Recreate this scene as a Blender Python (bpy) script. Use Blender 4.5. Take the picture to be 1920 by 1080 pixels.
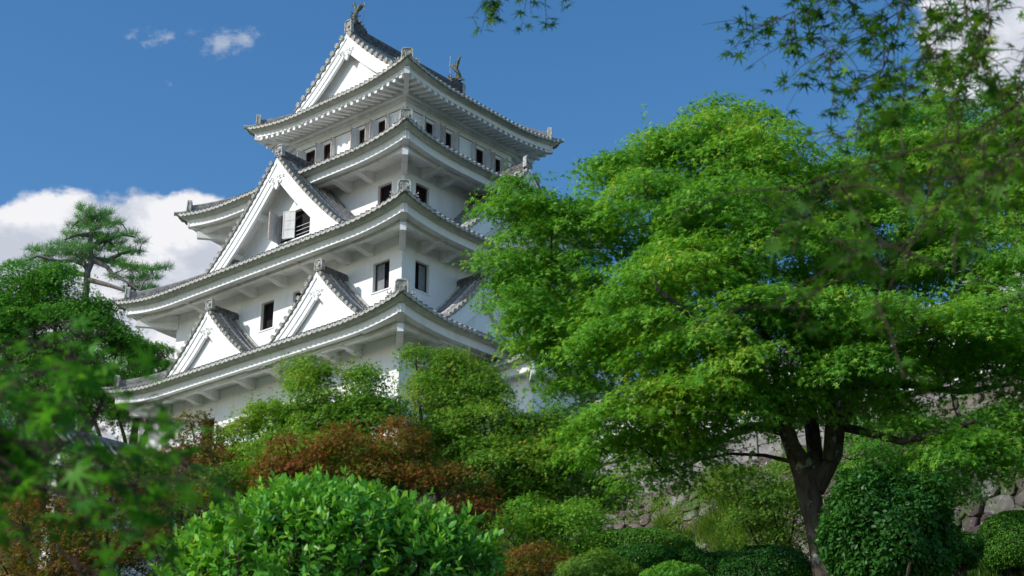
import bpy, math, random
import numpy as np
from math import radians, sin, cos, pi, sqrt

scene = bpy.context.scene
for o in list(bpy.data.objects):
    bpy.data.objects.remove(o)
COL = scene.collection
random.seed(7)
RNG = np.random.default_rng(11)

# ------------------------------------------------------------------ camera
CAMZ = 1.6
F_PX = 3037.6
PITCH = radians(22.1565)
cam_d = bpy.data.cameras.new('camera')
cam = bpy.data.objects.new('camera', cam_d)
COL.objects.link(cam)
cam.location = (0, 0, CAMZ)
cam.rotation_euler = (pi / 2 + PITCH, 0, 0)
cam_d.sensor_width = 36.0
cam_d.lens = F_PX * 36.0 / 1920.0
cam_d.clip_start = 0.1
cam_d.clip_end = 8000
cam_d.dof.use_dof = True
cam_d.dof.focus_distance = 42.0
cam_d.dof.aperture_fstop = 5.6
scene.camera = cam

# ------------------------------------------------------------------ light
SUN_EL = radians(31.0)
SUN_DIR = np.array([-0.908, -0.419, 0.0])      # horizontal direction towards the sun
SUN_DIR = SUN_DIR / np.linalg.norm(SUN_DIR) * cos(SUN_EL)
SUN_DIR[2] = sin(SUN_EL)
sl = bpy.data.lights.new('sun', 'SUN')
sl.energy = 2.0
sl.angle = radians(0.55)
sl.color = (1.0, 0.955, 0.89)
so = bpy.data.objects.new('sun', sl)
COL.objects.link(so)
from mathutils import Vector, Matrix
so.rotation_euler = Vector(SUN_DIR).to_track_quat('Z', 'Y').to_euler()
so.location = (-40, -20, 60)
scene.view_settings.view_transform = 'Standard'
scene.view_settings.look = 'None'
scene.view_settings.exposure = 0.95
scene.view_settings.gamma = 1.0
scene.view_settings.use_curve_mapping = False
scene.cycles.max_bounces = 6
scene.cycles.diffuse_bounces = 4
scene.cycles.glossy_bounces = 2
scene.cycles.transmission_bounces = 4
scene.cycles.transparent_max_bounces = 4
scene.cycles.use_denoising = True


def ray(px, py):
    a = (px - 960) / F_PX
    b = (540 - py) / F_PX
    return np.array([a, cos(PITCH) - b * sin(PITCH), sin(PITCH) + b * cos(PITCH)])


def at(px, py, Y):
    """world point at world depth Y seen in the photograph's direction (px, py)"""
    r = ray(px, py)
    return np.array([0, 0, CAMZ]) + r * (Y / r[1])


# ------------------------------------------------------------------ node helper
class NT:
    def __init__(self, tree):
        self.t = tree
        self.n = tree.nodes
        self.l = tree.links

    def add(self, kind, **kw):
        nd = self.n.new(kind)
        for k, v in kw.items():
            if k.startswith('i_'):
                nd.inputs[k[2:].replace('_', ' ')].default_value = v
            else:
                setattr(nd, k, v)
        return nd

    def link(self, a, b):
        self.l.new(a, b)

    def math(self, op, a, b=None, clamp=False):
        nd = self.n.new('ShaderNodeMath')
        nd.operation = op
        nd.use_clamp = clamp
        for i, x in enumerate((a, b)):
            if x is None:
                continue
            if isinstance(x, (int, float)):
                nd.inputs[i].default_value = x
            else:
                self.link(x, nd.inputs[i])
        return nd.outputs[0]

    def ramp(self, fac, stops, interp='LINEAR'):
        nd = self.n.new('ShaderNodeValToRGB')
        cr = nd.color_ramp
        cr.interpolation = interp
        while len(cr.elements) < len(stops):
            cr.elements.new(0.5)
        for e, (p, c) in zip(cr.elements, stops):
            e.position = p
            e.color = (*c, 1) if len(c) == 3 else c
        self.link(fac, nd.inputs[0])
        return nd.outputs[0]

    def mix(self, fac, a, b):
        nd = self.n.new('ShaderNodeMix')
        nd.data_type = 'RGBA'
        for s, x in ((0, fac), (6, a), (7, b)):
            if isinstance(x, (int, float)):
                nd.inputs[s].default_value = x
            elif isinstance(x, tuple):
                nd.inputs[s].default_value = (*x, 1)
            else:
                self.link(x, nd.inputs[s])
        return nd.outputs[2]

    def noise(self, vec, scale, detail=4, rough=0.55):
        nd = self.n.new('ShaderNodeTexNoise')
        nd.inputs['Scale'].default_value = scale
        nd.inputs['Detail'].default_value = detail
        nd.inputs['Roughness'].default_value = rough
        if vec is not None:
            self.link(vec, nd.inputs['Vector'])
        return nd.outputs[0]


# ------------------------------------------------------------------ sky and clouds
world = bpy.data.worlds.new('World')
scene.world = world
world.use_nodes = True
W = NT(world.node_tree)
W.n.clear()
out = W.add('ShaderNodeOutputWorld')
bg = W.add('ShaderNodeBackground')
sky = W.add('ShaderNodeTexSky')
sky.sky_type = 'NISHITA'
sky.sun_disc = False
sky.sun_elevation = SUN_EL
sky.sun_rotation = math.atan2(SUN_DIR[0], SUN_DIR[1])
sky.altitude = 300
sky.air_density = 1.0
sky.dust_density = 0.6
sky.ozone_density = 1.6
SKY_STRENGTH = 0.15
tc = W.add('ShaderNodeTexCoord')
DIRV = tc.outputs['Generated']


def cloud_blob(px, py, rx, ry):
    """soft ellipse on the celestial sphere: 1 at the centre, 0 at the rim"""
    d = ray(px, py)
    d = d / np.linalg.norm(d)
    e1 = np.cross(d, [0, 0, 1.0])
    e1 /= np.linalg.norm(e1)
    e2 = np.cross(e1, d)
    outs = []
    for e, r in ((e1, rx), (e2, ry)):
        vm = W.add('ShaderNodeVectorMath', operation='DOT_PRODUCT')
        W.link(DIRV, vm.inputs[0])
        vm.inputs[1].default_value = tuple(e / (r / F_PX))
        outs.append(W.math('POWER', W.math('ABSOLUTE', vm.outputs['Value']), 2.0))
    s = W.math('SQRT', W.math('ADD', outs[0], outs[1]))
    # only the side of the sky facing this direction
    vm = W.add('ShaderNodeVectorMath', operation='DOT_PRODUCT')
    W.link(DIRV, vm.inputs[0])
    vm.inputs[1].default_value = tuple(d)
    side = W.math('GREATER_THAN', vm.outputs['Value'], 0.2)
    return W.math('MULTIPLY', W.math('SUBTRACT', 1.0, s), side), side


mp = W.add('ShaderNodeMapping')
W.link(DIRV, mp.inputs['Vector'])
mp.inputs['Scale'].default_value = (1.0, 1.0, 1.5)
CV = mp.outputs[0]
n_big = W.noise(CV, 9.0, 7, 0.62)
n_fine = W.noise(CV, 42.0, 6, 0.6)
blobs = None
for (px, py, rx, ry) in [(110, 520, 170, 160), (20, 480, 130, 90), (300, 520, 190, 175), (345, 460, 130, 110),
                         (200, 640, 420, 190), (520, 700, 400, 210), (-200, 560, 300, 170),
                         (1900, 40, 190, 190), (1990, 60, 190, 230),
                         (1800, 700, 420, 135), (2100, 600, 300, 200)]:
    b, side = cloud_blob(px, py, rx, ry)
    b = W.math('MAXIMUM', b, -1.0)
    blobs = b if blobs is None else W.math('MAXIMUM', blobs, b)
dens = W.math('ADD', blobs, W.math('MULTIPLY', W.math('SUBTRACT', n_big, 0.5), 0.85))
dens = W.math('ADD', dens, W.math('MULTIPLY', W.math('SUBTRACT', n_fine, 0.5), 0.38))
mr = W.add('ShaderNodeMapRange', interpolation_type='SMOOTHSTEP')
W.link(dens, mr.inputs[0])
mr.inputs[1].default_value = 0.02
mr.inputs[2].default_value = 0.17
cloud_a = mr.outputs[0]
# small wisps high on the left
wisp = None
for (px, py, rx, ry) in [(408, 82, 90, 42), (292, 78, 85, 45), (332, 152, 40, 22), (455, 72, 45, 30)]:
    b, side = cloud_blob(px, py, rx, ry)
    b = W.math('MAXIMUM', b, -1.0)
    if px == 292:
        b = W.math('SUBTRACT', b, 0.22)
    if px in (332, 1075):
        b = W.math('SUBTRACT', b, 0.25)
    wisp = b if wisp is None else W.math('MAXIMUM', wisp, b)
n_w = W.noise(CV, 60.0, 7, 0.65)
wd = W.math('ADD', wisp, W.math('MULTIPLY', W.math('SUBTRACT', n_w, 0.5), 2.6))
mr2 = W.add('ShaderNodeMapRange', interpolation_type='SMOOTHSTEP')
W.link(wd, mr2.inputs[0])
mr2.inputs[1].default_value = 0.30
mr2.inputs[2].default_value = 1.15
wisp_a = W.math('MULTIPLY', mr2.outputs[0], 0.58)
alpha = W.math('MAXIMUM', cloud_a, wisp_a)
# cloud body: sunlit tops and shaded grey-blue folds painted in with sun-shifted noise
mp2 = W.add('ShaderNodeMapping')
W.link(DIRV, mp2.inputs['Vector'])
mp2.inputs['Scale'].default_value = (1.0, 1.0, 1.5)
mp2.inputs['Location'].default_value = (-0.022, -0.010, 0.026)
n_sh = W.noise(mp2.outputs[0], 9.0, 7, 0.62)
n_md = W.noise(CV, 20.0, 6, 0.6)
cloud_shading = W.math('ADD', W.math('MULTIPLY', W.math('SUBTRACT', n_big, n_sh), 1.9), W.math('MULTIPLY', n_md, 0.75))
ccol = W.ramp(cloud_shading, [(0.16, (1.95, 2.1, 2.4)), (0.34, (2.45, 2.55, 2.8)), (0.50, (3.15, 3.15, 3.25))])
hsv = W.add('ShaderNodeHueSaturation')
W.link(sky.outputs[0], hsv.inputs['Color'])
hsv.inputs['Saturation'].default_value = 1.30
hsv.inputs['Value'].default_value = 0.575
skyc = W.mix(alpha, hsv.outputs[0], ccol)
W.link(skyc, bg.inputs['Color'])
bg.inputs['Strength'].default_value = SKY_STRENGTH
W.link(bg.outputs[0], out.inputs['Surface'])


# ------------------------------------------------------------------ materials
def material(name):
    m = bpy.data.materials.new(name)
    m.use_nodes = True
    t = NT(m.node_tree)
    p = m.node_tree.nodes['Principled BSDF']
    return m, t, p


def bump(t, p, height, strength, dist):
    b = t.add('ShaderNodeBump')
    b.inputs['Strength'].default_value = strength
    b.inputs['Distance'].default_value = dist
    t.link(height, b.inputs['Height'])
    t.link(b.outputs[0], p.inputs['Normal'])


def plain(name, c0, c1, scale=3.0, rough=0.8, bmp=0.0, bscale=20.0, spec=0.3, streak=False, stops=(0.35, 0.65)):
    m, t, p = material(name)
    tcn = t.add('ShaderNodeTexCoord')
    v = tcn.outputs['Object']
    if streak:
        mpn = t.add('ShaderNodeMapping')
        mpn.inputs['Scale'].default_value = (1.0, 1.0, 0.22)
        t.link(v, mpn.inputs['Vector'])
        v2 = mpn.outputs[0]
    else:
        v2 = v
    n = t.noise(v2, scale, 6, 0.6)
    col = t.ramp(n, [(stops[0], c0), (stops[1], c1)])
    t.link(col, p.inputs['Base Color'])
    p.inputs['Roughness'].default_value = rough
    p.inputs['Specular IOR Level'].default_value = spec
    if bmp:
        bump(t, p, t.noise(v, bscale, 5, 0.6), bmp, 0.02)
    return m


M = {}
M['plaster'] = plain('white_plaster', (0.73, 0.735, 0.725), (0.89, 0.89, 0.88), 2.2, 0.85, 0.12, 9.0, streak=True, stops=(0.22, 0.5))
M['plaster_dirty'] = plain('weathered_plaster', (0.70, 0.70, 0.665), (0.87, 0.865, 0.845), 2.5, 0.9, 0.15, 9.0, streak=True)
M['moss_plaster'] = plain('moss_stained_plaster', (0.44, 0.465, 0.40), (0.70, 0.71, 0.66), 2.6, 0.9, 0.1, 14.0, stops=(0.25, 0.66))
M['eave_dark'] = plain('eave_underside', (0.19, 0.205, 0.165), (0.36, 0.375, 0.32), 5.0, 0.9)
M['tile'] = plain('grey_roof_tile', (0.15, 0.147, 0.148), (0.40, 0.385, 0.36), 5.5, 0.7, 0.3, 30.0, spec=0.35, stops=(0.3, 0.7))
M['tile_end'] = plain('lichened_tile_end', (0.24, 0.24, 0.20), (0.56, 0.55, 0.50), 9.0, 0.85, 0.3, 40.0, stops=(0.3, 0.62))
M['tile_dark'] = plain('dark_ridge_tile', (0.055, 0.055, 0.062), (0.17, 0.165, 0.16), 6.0, 0.7, 0.3, 30.0)
M['ridge_plaster'] = plain('ridge_plaster', (0.42, 0.42, 0.38), (0.72, 0.71, 0.67), 7.0, 0.85, 0.3, 25.0)
M['ornament'] = plain('carved_ornament', (0.26, 0.26, 0.24), (0.60, 0.59, 0.56), 8.0, 0.85, 0.2, 30.0)
M['bronze'] = plain('mossy_fish_tile', (0.05, 0.055, 0.04), (0.26, 0.27, 0.19), 7.0, 0.75, 0.4, 25.0, stops=(0.35, 0.7))
M['dark'] = plain('painted_dark_interior', (0.006, 0.005, 0.008), (0.014, 0.011, 0.014), 2.0, 0.9)  # near-black colour standing for the unlit rooms behind the windows
M['wood'] = plain('brown_window_wood', (0.06, 0.032, 0.022), (0.13, 0.075, 0.05), 9.0, 0.7)
M['wood_red'] = plain('reddish_shutter_edge', (0.36, 0.26, 0.21), (0.52, 0.42, 0.36), 7.0, 0.75)
M['shutter'] = plain('grey_white_shutter', (0.60, 0.61, 0.61), (0.78, 0.78, 0.77), 6.0, 0.75, streak=True)
M['shutter_out'] = plain('pale_shutter_face', (0.42, 0.42, 0.43), (0.62, 0.61, 0.62), 5.0, 0.75, streak=True)
M['panel_grey'] = plain('grey_sliding_panel', (0.16, 0.18, 0.20), (0.24, 0.255, 0.27), 5.0, 0.5)
M['boards'] = plain('weathered_grey_boards', (0.17, 0.155, 0.145), (0.32, 0.30, 0.285), 5.0, 0.85, 0.3, 30.0)
M['metal'] = plain('thin_metal_rod', (0.35, 0.42, 0.45), (0.5, 0.55, 0.58), 5.0, 0.4)
M['rod_white'] = plain('white_painted_bar', (0.6, 0.6, 0.6), (0.75, 0.75, 0.75), 5.0, 0.5)


def leaf_material(name, stops, transl=0.38, rough=0.55, spec=0.18, nscale=0.9, tr_gain=1.6, tint=0.5):
    """leaf: colour varies leaf by leaf and branch by branch; light passes through"""
    m, t, p = material(name)
    g = t.add('ShaderNodeNewGeometry')
    tcn = t.add('ShaderNodeTexCoord')
    n = t.noise(tcn.outputs['Object'], nscale, 3, 0.6)
    r = g.outputs['Random Per Island']
    f = t.math('ADD', t.math('MULTIPLY', r, tint), t.math('MULTIPLY', n, 1.0))
    f = t.math('SUBTRACT', f, tint * 0.5)
    col = t.ramp(f, stops)
    t.link(col, p.inputs['Base Color'])
    p.inputs['Roughness'].default_value = rough
    p.inputs['Specular IOR Level'].default_value = spec
    tr = t.add('ShaderNodeBsdfTranslucent')
    gn = t.add('ShaderNodeVectorMath', operation='MULTIPLY')
    t.link(col, gn.inputs[0])
    gn.inputs[1].default_value = (tr_gain * 1.05, tr_gain * 1.0, tr_gain * 0.45)
    t.link(gn.outputs[0], tr.inputs['Color'])
    mx = t.add('ShaderNodeMixShader')
    mx.inputs[0].default_value = transl
    t.link(p.outputs[0], mx.inputs[1])
    t.link(tr.outputs[0], mx.inputs[2])
    o = m.node_tree.nodes['Material Output']
    t.link(mx.outputs[0], o.inputs['Surface'])
    return m


L = {}
L['maple'] = leaf_material('green_maple_leaf', [(0.15, (0.062, 0.204, 0.027)), (0.45, (0.131, 0.361, 0.039)), (0.72, (0.262, 0.480, 0.049)), (0.93, (0.557, 0.528, 0.080)), (1.0, (0.927, 0.385, 0.134))])
L['maple_mid'] = leaf_material('mid_green_maple_leaf', [(0.15, (0.059, 0.175, 0.022)), (0.45, (0.136, 0.316, 0.035)), (0.72, (0.254, 0.410, 0.046)), (0.93, (0.511, 0.373, 0.058)), (1.0, (0.782, 0.234, 0.069))])
L['maple_near'] = leaf_material('near_maple_leaf', [(0.2, (0.045, 0.177, 0.022)), (0.5, (0.092, 0.317, 0.030)), (0.75, (0.177, 0.454, 0.037)), (1.0, (0.330, 0.607, 0.056))], transl=0.42)
L['maple_shade'] = leaf_material('shade_toned_near_maple_leaf', [(0.2, (0.029, 0.103, 0.014)), (0.5, (0.060, 0.179, 0.018)), (0.78, (0.118, 0.262, 0.022)), (0.9, (0.291, 0.359, 0.040)), (1.0, (0.476, 0.248, 0.090))], transl=0.3)  # near maple leaf with backlit shade put into its colour
L['maple_red'] = leaf_material('reddish_brown_maple_leaf', [(0.15, (0.068, 0.182, 0.014)), (0.36, (0.148, 0.182, 0.019)), (0.52, (0.239, 0.145, 0.026)), (0.72, (0.284, 0.098, 0.034)), (1.0, (0.389, 0.105, 0.072))], tr_gain=1.3)
L['maple_yellow'] = leaf_material('yellow_green_maple_leaf', [(0.15, (0.062, 0.167, 0.024)), (0.5, (0.138, 0.278, 0.035)), (0.75, (0.234, 0.348, 0.050)), (1.0, (0.385, 0.335, 0.099))])
L['broad'] = leaf_material('broad_tree_leaf', [(0.2, (0.044, 0.183, 0.027)), (0.5, (0.084, 0.291, 0.032)), (0.75, (0.168, 0.387, 0.046)), (1.0, (0.312, 0.429, 0.069))])
L['laurel'] = leaf_material('glossy_laurel_leaf', [(0.15, (0.067, 0.247, 0.034)), (0.45, (0.118, 0.376, 0.044)), (0.72, (0.252, 0.515, 0.055)), (1.0, (0.568, 0.673, 0.074))], transl=0.28, rough=0.42, spec=0.30)
L['bush'] = leaf_material('shade_toned_dark_bush_leaf', [(0.2, (0.024, 0.095, 0.016)), (0.5, (0.036, 0.143, 0.019)), (0.8, (0.067, 0.197, 0.023)), (1.0, (0.099, 0.244, 0.033))], transl=0.25, rough=0.4)  # dark green, lowered to carry the great maple's shade in the colour
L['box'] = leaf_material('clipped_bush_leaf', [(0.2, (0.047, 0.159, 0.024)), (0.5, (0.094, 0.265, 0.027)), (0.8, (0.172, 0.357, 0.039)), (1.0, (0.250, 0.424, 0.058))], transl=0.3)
L['needle'] = leaf_material('pine_needle', [(0.2, (0.049, 0.170, 0.057)), (0.5, (0.109, 0.305, 0.076)), (0.8, (0.204, 0.414, 0.085)), (1.0, (0.273, 0.488, 0.095))], transl=0.2)
L['grass'] = leaf_material('grass_blade', [(0.2, (0.060, 0.151, 0.024)), (0.5, (0.132, 0.256, 0.036)), (0.8, (0.240, 0.326, 0.072)), (1.0, (0.360, 0.349, 0.144))], transl=0.35)


def bark_material(name, c0, c1, patch, amount=0.62, scale=3.0):
    m, t, p = material(name)
    tcn = t.add('ShaderNodeTexCoord')
    mpn = t.add('ShaderNodeMapping')
    mpn.inputs['Scale'].default_value = (1.0, 1.0, 0.35)
    t.link(tcn.outputs['Object'], mpn.inputs['Vector'])
    a = t.noise(mpn.outputs[0], 14.0, 8, 0.65)
    b = t.noise(tcn.outputs['Object'], scale, 5, 0.6)
    c = t.ramp(a, [(0.3, c0), (0.7, c1)])
    mask = t.ramp(b, [(amount, (0, 0, 0)), (amount + 0.03, (1, 1, 1))])
    t.link(t.mix(mask, c, patch), p.inputs['Base Color'])
    p.inputs['Roughness'].default_value = 0.9
    p.inputs['Specular IOR Level'].default_value = 0.15
    bump(t, p, a, 0.8, 0.03)
    return m


M['bark'] = bark_material('lichened_bark', (0.035, 0.026, 0.02), (0.12, 0.10, 0.08), (0.24, 0.26, 0.21), 0.60, 5.0)
M['bark_thin'] = bark_material('thin_branch_bark', (0.04, 0.03, 0.025), (0.10, 0.08, 0.065), (0.16, 0.15, 0.12), 0.66)
M['bark_pale'] = bark_material('pale_pine_bark', (0.10, 0.085, 0.075), (0.26, 0.23, 0.21), (0.34, 0.32, 0.28), 0.66)
M['twig'] = bark_material('reddish_twig', (0.05, 0.03, 0.03), (0.12, 0.07, 0.06), (0.2, 0.16, 0.12), 0.7)


def ground_material():
    m, t, p = material('mossy_soil')
    tcn = t.add('ShaderNodeTexCoord')
    a = t.noise(tcn.outputs['Object'], 1.4, 8, 0.65)
    b = t.noise(tcn.outputs['Object'], 22.0, 6, 0.7)
    c1 = t.ramp(b, [(0.3, (0.03, 0.024, 0.016)), (0.7, (0.11, 0.085, 0.055))])
    c2 = t.ramp(b, [(0.3, (0.02, 0.045, 0.012)), (0.7, (0.07, 0.13, 0.03))])
    mask = t.ramp(a, [(0.42, (0, 0, 0)), (0.55, (1, 1, 1))])
    t.link(t.mix(mask, c1, c2), p.inputs['Base Color'])
    p.inputs['Roughness'].default_value = 0.95
    bump(t, p, b, 0.9, 0.06)
    return m


M['ground'] = ground_material()


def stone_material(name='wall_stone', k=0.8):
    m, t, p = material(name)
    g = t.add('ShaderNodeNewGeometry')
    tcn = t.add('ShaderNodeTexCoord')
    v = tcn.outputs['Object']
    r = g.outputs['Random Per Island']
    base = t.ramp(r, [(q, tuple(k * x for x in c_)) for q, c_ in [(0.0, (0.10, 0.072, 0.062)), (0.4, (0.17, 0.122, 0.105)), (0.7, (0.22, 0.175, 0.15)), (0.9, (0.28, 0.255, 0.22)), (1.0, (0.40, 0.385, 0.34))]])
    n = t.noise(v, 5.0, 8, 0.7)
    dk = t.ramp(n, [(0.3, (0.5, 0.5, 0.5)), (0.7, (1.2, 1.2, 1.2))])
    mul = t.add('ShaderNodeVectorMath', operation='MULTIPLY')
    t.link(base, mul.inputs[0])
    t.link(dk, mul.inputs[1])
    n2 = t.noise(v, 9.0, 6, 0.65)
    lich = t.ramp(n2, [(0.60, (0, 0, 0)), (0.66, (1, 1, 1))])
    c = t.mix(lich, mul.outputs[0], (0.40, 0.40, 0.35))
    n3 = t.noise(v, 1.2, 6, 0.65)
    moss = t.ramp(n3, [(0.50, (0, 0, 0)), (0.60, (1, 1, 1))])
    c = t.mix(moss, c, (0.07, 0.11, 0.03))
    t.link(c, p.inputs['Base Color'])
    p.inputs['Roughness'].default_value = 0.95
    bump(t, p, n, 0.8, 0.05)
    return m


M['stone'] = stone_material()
M['stone_shade_toned'] = stone_material('shade_toned_wall_stone', 0.42)  # same stone, darkened to paint in the shade on the right-hand wall


# ------------------------------------------------------------------ mesh helpers
def tag(o, label=None, cat=None, group=None, kind=None):
    if label: o['label'] = label
    if cat: o['category'] = cat
    if group: o['group'] = group
    if kind: o['kind'] = kind
    return o


def empty(name, loc=(0, 0, 0), rz=0.0):
    o = bpy.data.objects.new(name, None)
    o.empty_display_size = 0.5
    o.location = loc
    o.rotation_euler = (0, 0, rz)
    COL.objects.link(o)
    return o


class MB:
    """collects polygons and links them as one mesh object"""
    def __init__(self):
        self.v = []
        self.f = []

    def poly(self, pts):
        n = len(self.v)
        self.v += [tuple(p) for p in pts]
        self.f.append(tuple(range(n, n + len(pts))))

    def box8(self, c):
        """c: 8 corners, bottom 4 then top 4"""
        n = len(self.v)
        self.v += [tuple(p) for p in c]
        for q in ((0, 3, 2, 1), (4, 5, 6, 7), (0, 1, 5, 4), (1, 2, 6, 5), (2, 3, 7, 6), (3, 0, 4, 7)):
            self.f.append(tuple(n + i for i in q))

    def box(self, x0, x1, y0, y1, z0, z1):
        self.box8([(x0, y0, z0), (x1, y0, z0), (x1, y1, z0), (x0, y1, z0),
                   (x0, y0, z1), (x1, y0, z1), (x1, y1, z1), (x0, y1, z1)])

    def fbox(self, fr, u0, u1, v0, v1, z0, z1):
        """box in a facade frame"""
        self.box8([fr(u0, v0, z0), fr(u1, v0, z0), fr(u1, v1, z0), fr(u0, v1, z0),
                   fr(u0, v0, z1), fr(u1, v0, z1), fr(u1, v1, z1), fr(u0, v1, z1)])

    def prism(self, pts, off):
        """closed outline pts (3D list) extruded by vector off"""
        n = len(self.v)
        k = len(pts)
        off = np.array(off)
        self.v += [tuple(p) for p in pts] + [tuple(np.array(p) + off) for p in pts]
        self.f.append(tuple(range(n, n + k)))
        self.f.append(tuple(range(n + 2 * k - 1, n + k - 1, -1)))
        for i in range(k):
            j = (i + 1) % k
            self.f.append((n + i, n + k + i, n + k + j, n + j))

    def grid(self, rows):
        """rows: list of equal-length lists of points"""
        n = len(self.v)
        m = len(rows[0])
        for r in rows:
            self.v += [tuple(p) for p in r]
        for i in range(len(rows) - 1):
            for j in range(m - 1):
                a = n + i * m + j
                self.f.append((a, a + 1, a + m + 1, a + m))

    def tube(self, pts, rad, sides=6, cap=True, up=(0, 0, 1), half=False, sx=1.0):
        pts = [np.array(p, float) for p in pts]
        k = len(pts)
        if not hasattr(rad, '__len__'):
            rad = [rad] * k
        rows = []
        prev = None
        for i in range(k):
            t = pts[min(i + 1, k - 1)] - pts[max(i - 1, 0)]
            t = t / (np.linalg.norm(t) + 1e-9)
            ref = np.array(up, float) if prev is None or half else prev
            s = np.cross(t, ref)
            if np.linalg.norm(s) < 1e-4:
                s = np.cross(t, [1, 0.3, 0])
            s /= np.linalg.norm(s)
            w = np.cross(s, t)
            prev = w
            row = []
            if half:
                for a in range(sides + 1):
                    th = pi * a / sides
                    row.append(pts[i] + rad[i] * (cos(th) * s * sx + sin(th) * w))
            else:
                for a in range(sides + 1):
                    th = 2 * pi * a / sides
                    row.append(pts[i] + rad[i] * (cos(th) * s * sx + sin(th) * w))
            rows.append(row)
        self.grid(rows)
        if cap:
            self.poly(rows[0][::-1][:-1] if not half else rows[0][::-1])
            self.poly(rows[-1][:-1] if not half else rows[-1])

    def disc(self, c, nrm, r, depth=0.0, sides=10, up=(0, 0, 1), rim=True):
        c = np.array(c, float)
        nrm = np.array(nrm, float)
        nrm /= np.linalg.norm(nrm)
        s = np.cross(nrm, up)
        s /= np.linalg.norm(s) + 1e-9
        w = np.cross(s, nrm)
        def ring(rr, d):
            return [c + nrm * d + rr * (cos(2 * pi * a / sides) * s + sin(2 * pi * a / sides) * w) for a in range(sides)]
        a = ring(r, -depth)
        b = ring(r, 0)
        n = len(self.v)
        rings = [a, b]
        if rim:
            rings += [ring(r * 0.78, 0.0), ring(r * 0.72, -0.02), ring(r * 0.42, -0.02), ring(r * 0.36, 0.0)]
        for q in rings:
            self.v += [tuple(p) for p in q]
        for k in range(len(rings) - 1):
            for i in range(sides):
                j = (i + 1) % sides
                self.f.append((n + k * sides + i, n + k * sides + j, n + (k + 1) * sides + j, n + (k + 1) * sides + i))
        e = n + (len(rings) - 1) * sides
        self.f.append(tuple(range(e, e + sides)))

    def build(self, name, mat, parent=None, smooth=False, dz=0.0):
        me = bpy.data.meshes.new(name)
        v = np.array(self.v, dtype=np.float64)
        if len(v) and dz:
            v[:, 2] -= dz
        me.from_pydata(v.tolist(), [], self.f)
        me.materials.append(mat)
        if smooth:
            me.polygons.foreach_set('use_smooth', [True] * len(me.polygons))
        me.update()
        o = bpy.data.objects.new(name, me)
        COL.objects.link(o)
        if parent is not None:
            o.parent = parent
        return o


def np_mesh(name, verts, faces_n, quads, mat, parent=None, smooth=False):
    """fast mesh from arrays: verts (V,3), quads (Q,faces_n) index array"""
    me = bpy.data.meshes.new(name)
    me.vertices.add(len(verts))
    me.vertices.foreach_set('co', np.ascontiguousarray(verts, dtype=np.float32).ravel())
    nq = len(quads)
    me.loops.add(nq * faces_n)
    me.loops.foreach_set('vertex_index', np.ascontiguousarray(quads, dtype=np.int32).ravel())
    me.polygons.add(nq)
    me.polygons.foreach_set('loop_start', np.arange(0, nq * faces_n, faces_n, dtype=np.int32))
    if smooth:
        me.polygons.foreach_set('use_smooth', np.ones(nq, dtype=bool))
    me.materials.append(mat)
    me.update(calc_edges=True)
    o = bpy.data.objects.new(name, me)
    COL.objects.link(o)
    if parent is not None:
        o.parent = parent
    return o


# ------------------------------------------------------------------ the keep
YAW = radians(49.8)
KC = np.array([-4.46, 60.0])
Z0 = 17.5
X2, Y2 = -3.25, -3.22            # near corner of the two lower storeys
X3, Y3 = -1.70, -1.70            # third storey
XB, YB = 6.86, 6.69              # far corner of the top storey (x, y)
XE2, YE2 = XB + 3.25, YB + 3.22
XE3, YE3 = XB + 1.70, YB + 1.70


def frame(k, xa, xb, ya, yb):
    """facade frames: u runs along the wall, v outwards; k = 0 left face, 1 right face, 2 and 3 the far ones"""
    if k == 0: return lambda u, v, z: np.array([xa - v, u, z])
    if k == 1: return lambda u, v, z: np.array([u, ya - v, z])
    if k == 2: return lambda u, v, z: np.array([xb + v, u, z])
    return lambda u, v, z: np.array([u, yb + v, z])


keep = empty('castle_keep', (KC[0], KC[1], Z0), YAW)
tag(keep, 'white plastered castle keep with four stacked grey tiled roofs and gables', 'castle')


def wall(name, rect, z0, z1, holes, parent, mat=None):
    """closed storey wall with real openings; holes: {side: [(u0,u1,z0,z1)]}"""
    xa, xb, ya, yb = rect
    m = MB()
    for k in range(4):
        fr = frame(k, xa, xb, ya, yb)
        u0, u1 = (ya, yb) if k in (0, 2) else (xa, xb)
        hs = holes.get(k, [])
        us = sorted({u0, u1, *[h[0] for h in hs], *[h[1] for h in hs]})
        zs = sorted({z0, z1, *[h[2] for h in hs], *[h[3] for h in hs]})
        for i in range(len(us) - 1):
            for j in range(len(zs) - 1):
                uc, zc = (us[i] + us[i + 1]) / 2, (zs[j] + zs[j + 1]) / 2
                if any(h[0] < uc < h[1] and h[2] < zc < h[3] for h in hs):
                    continue
                m.poly([fr(us[i], 0, zs[j]), fr(us[i + 1], 0, zs[j]), fr(us[i + 1], 0, zs[j + 1]), fr(us[i], 0, zs[j + 1])])
        for (a, b, c, d) in hs:
            D = -0.28
            m.poly([fr(a, 0, c), fr(b, 0, c), fr(b, D, c), fr(a, D, c)])
            m.poly([fr(a, 0, d), fr(b, 0, d), fr(b, D, d), fr(a, D, d)])
            m.poly([fr(a, 0, c), fr(a, 0, d), fr(a, D, d), fr(a, D, c)])
            m.poly([fr(b, 0, c), fr(b, 0, d), fr(b, D, d), fr(b, D, c)])
    m.poly([(xa, ya, z1), (xb, ya, z1), (xb, yb, z1), (xa, yb, z1)])
    return m.build(name, mat or M['plaster'], parent, dz=Z0)


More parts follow.
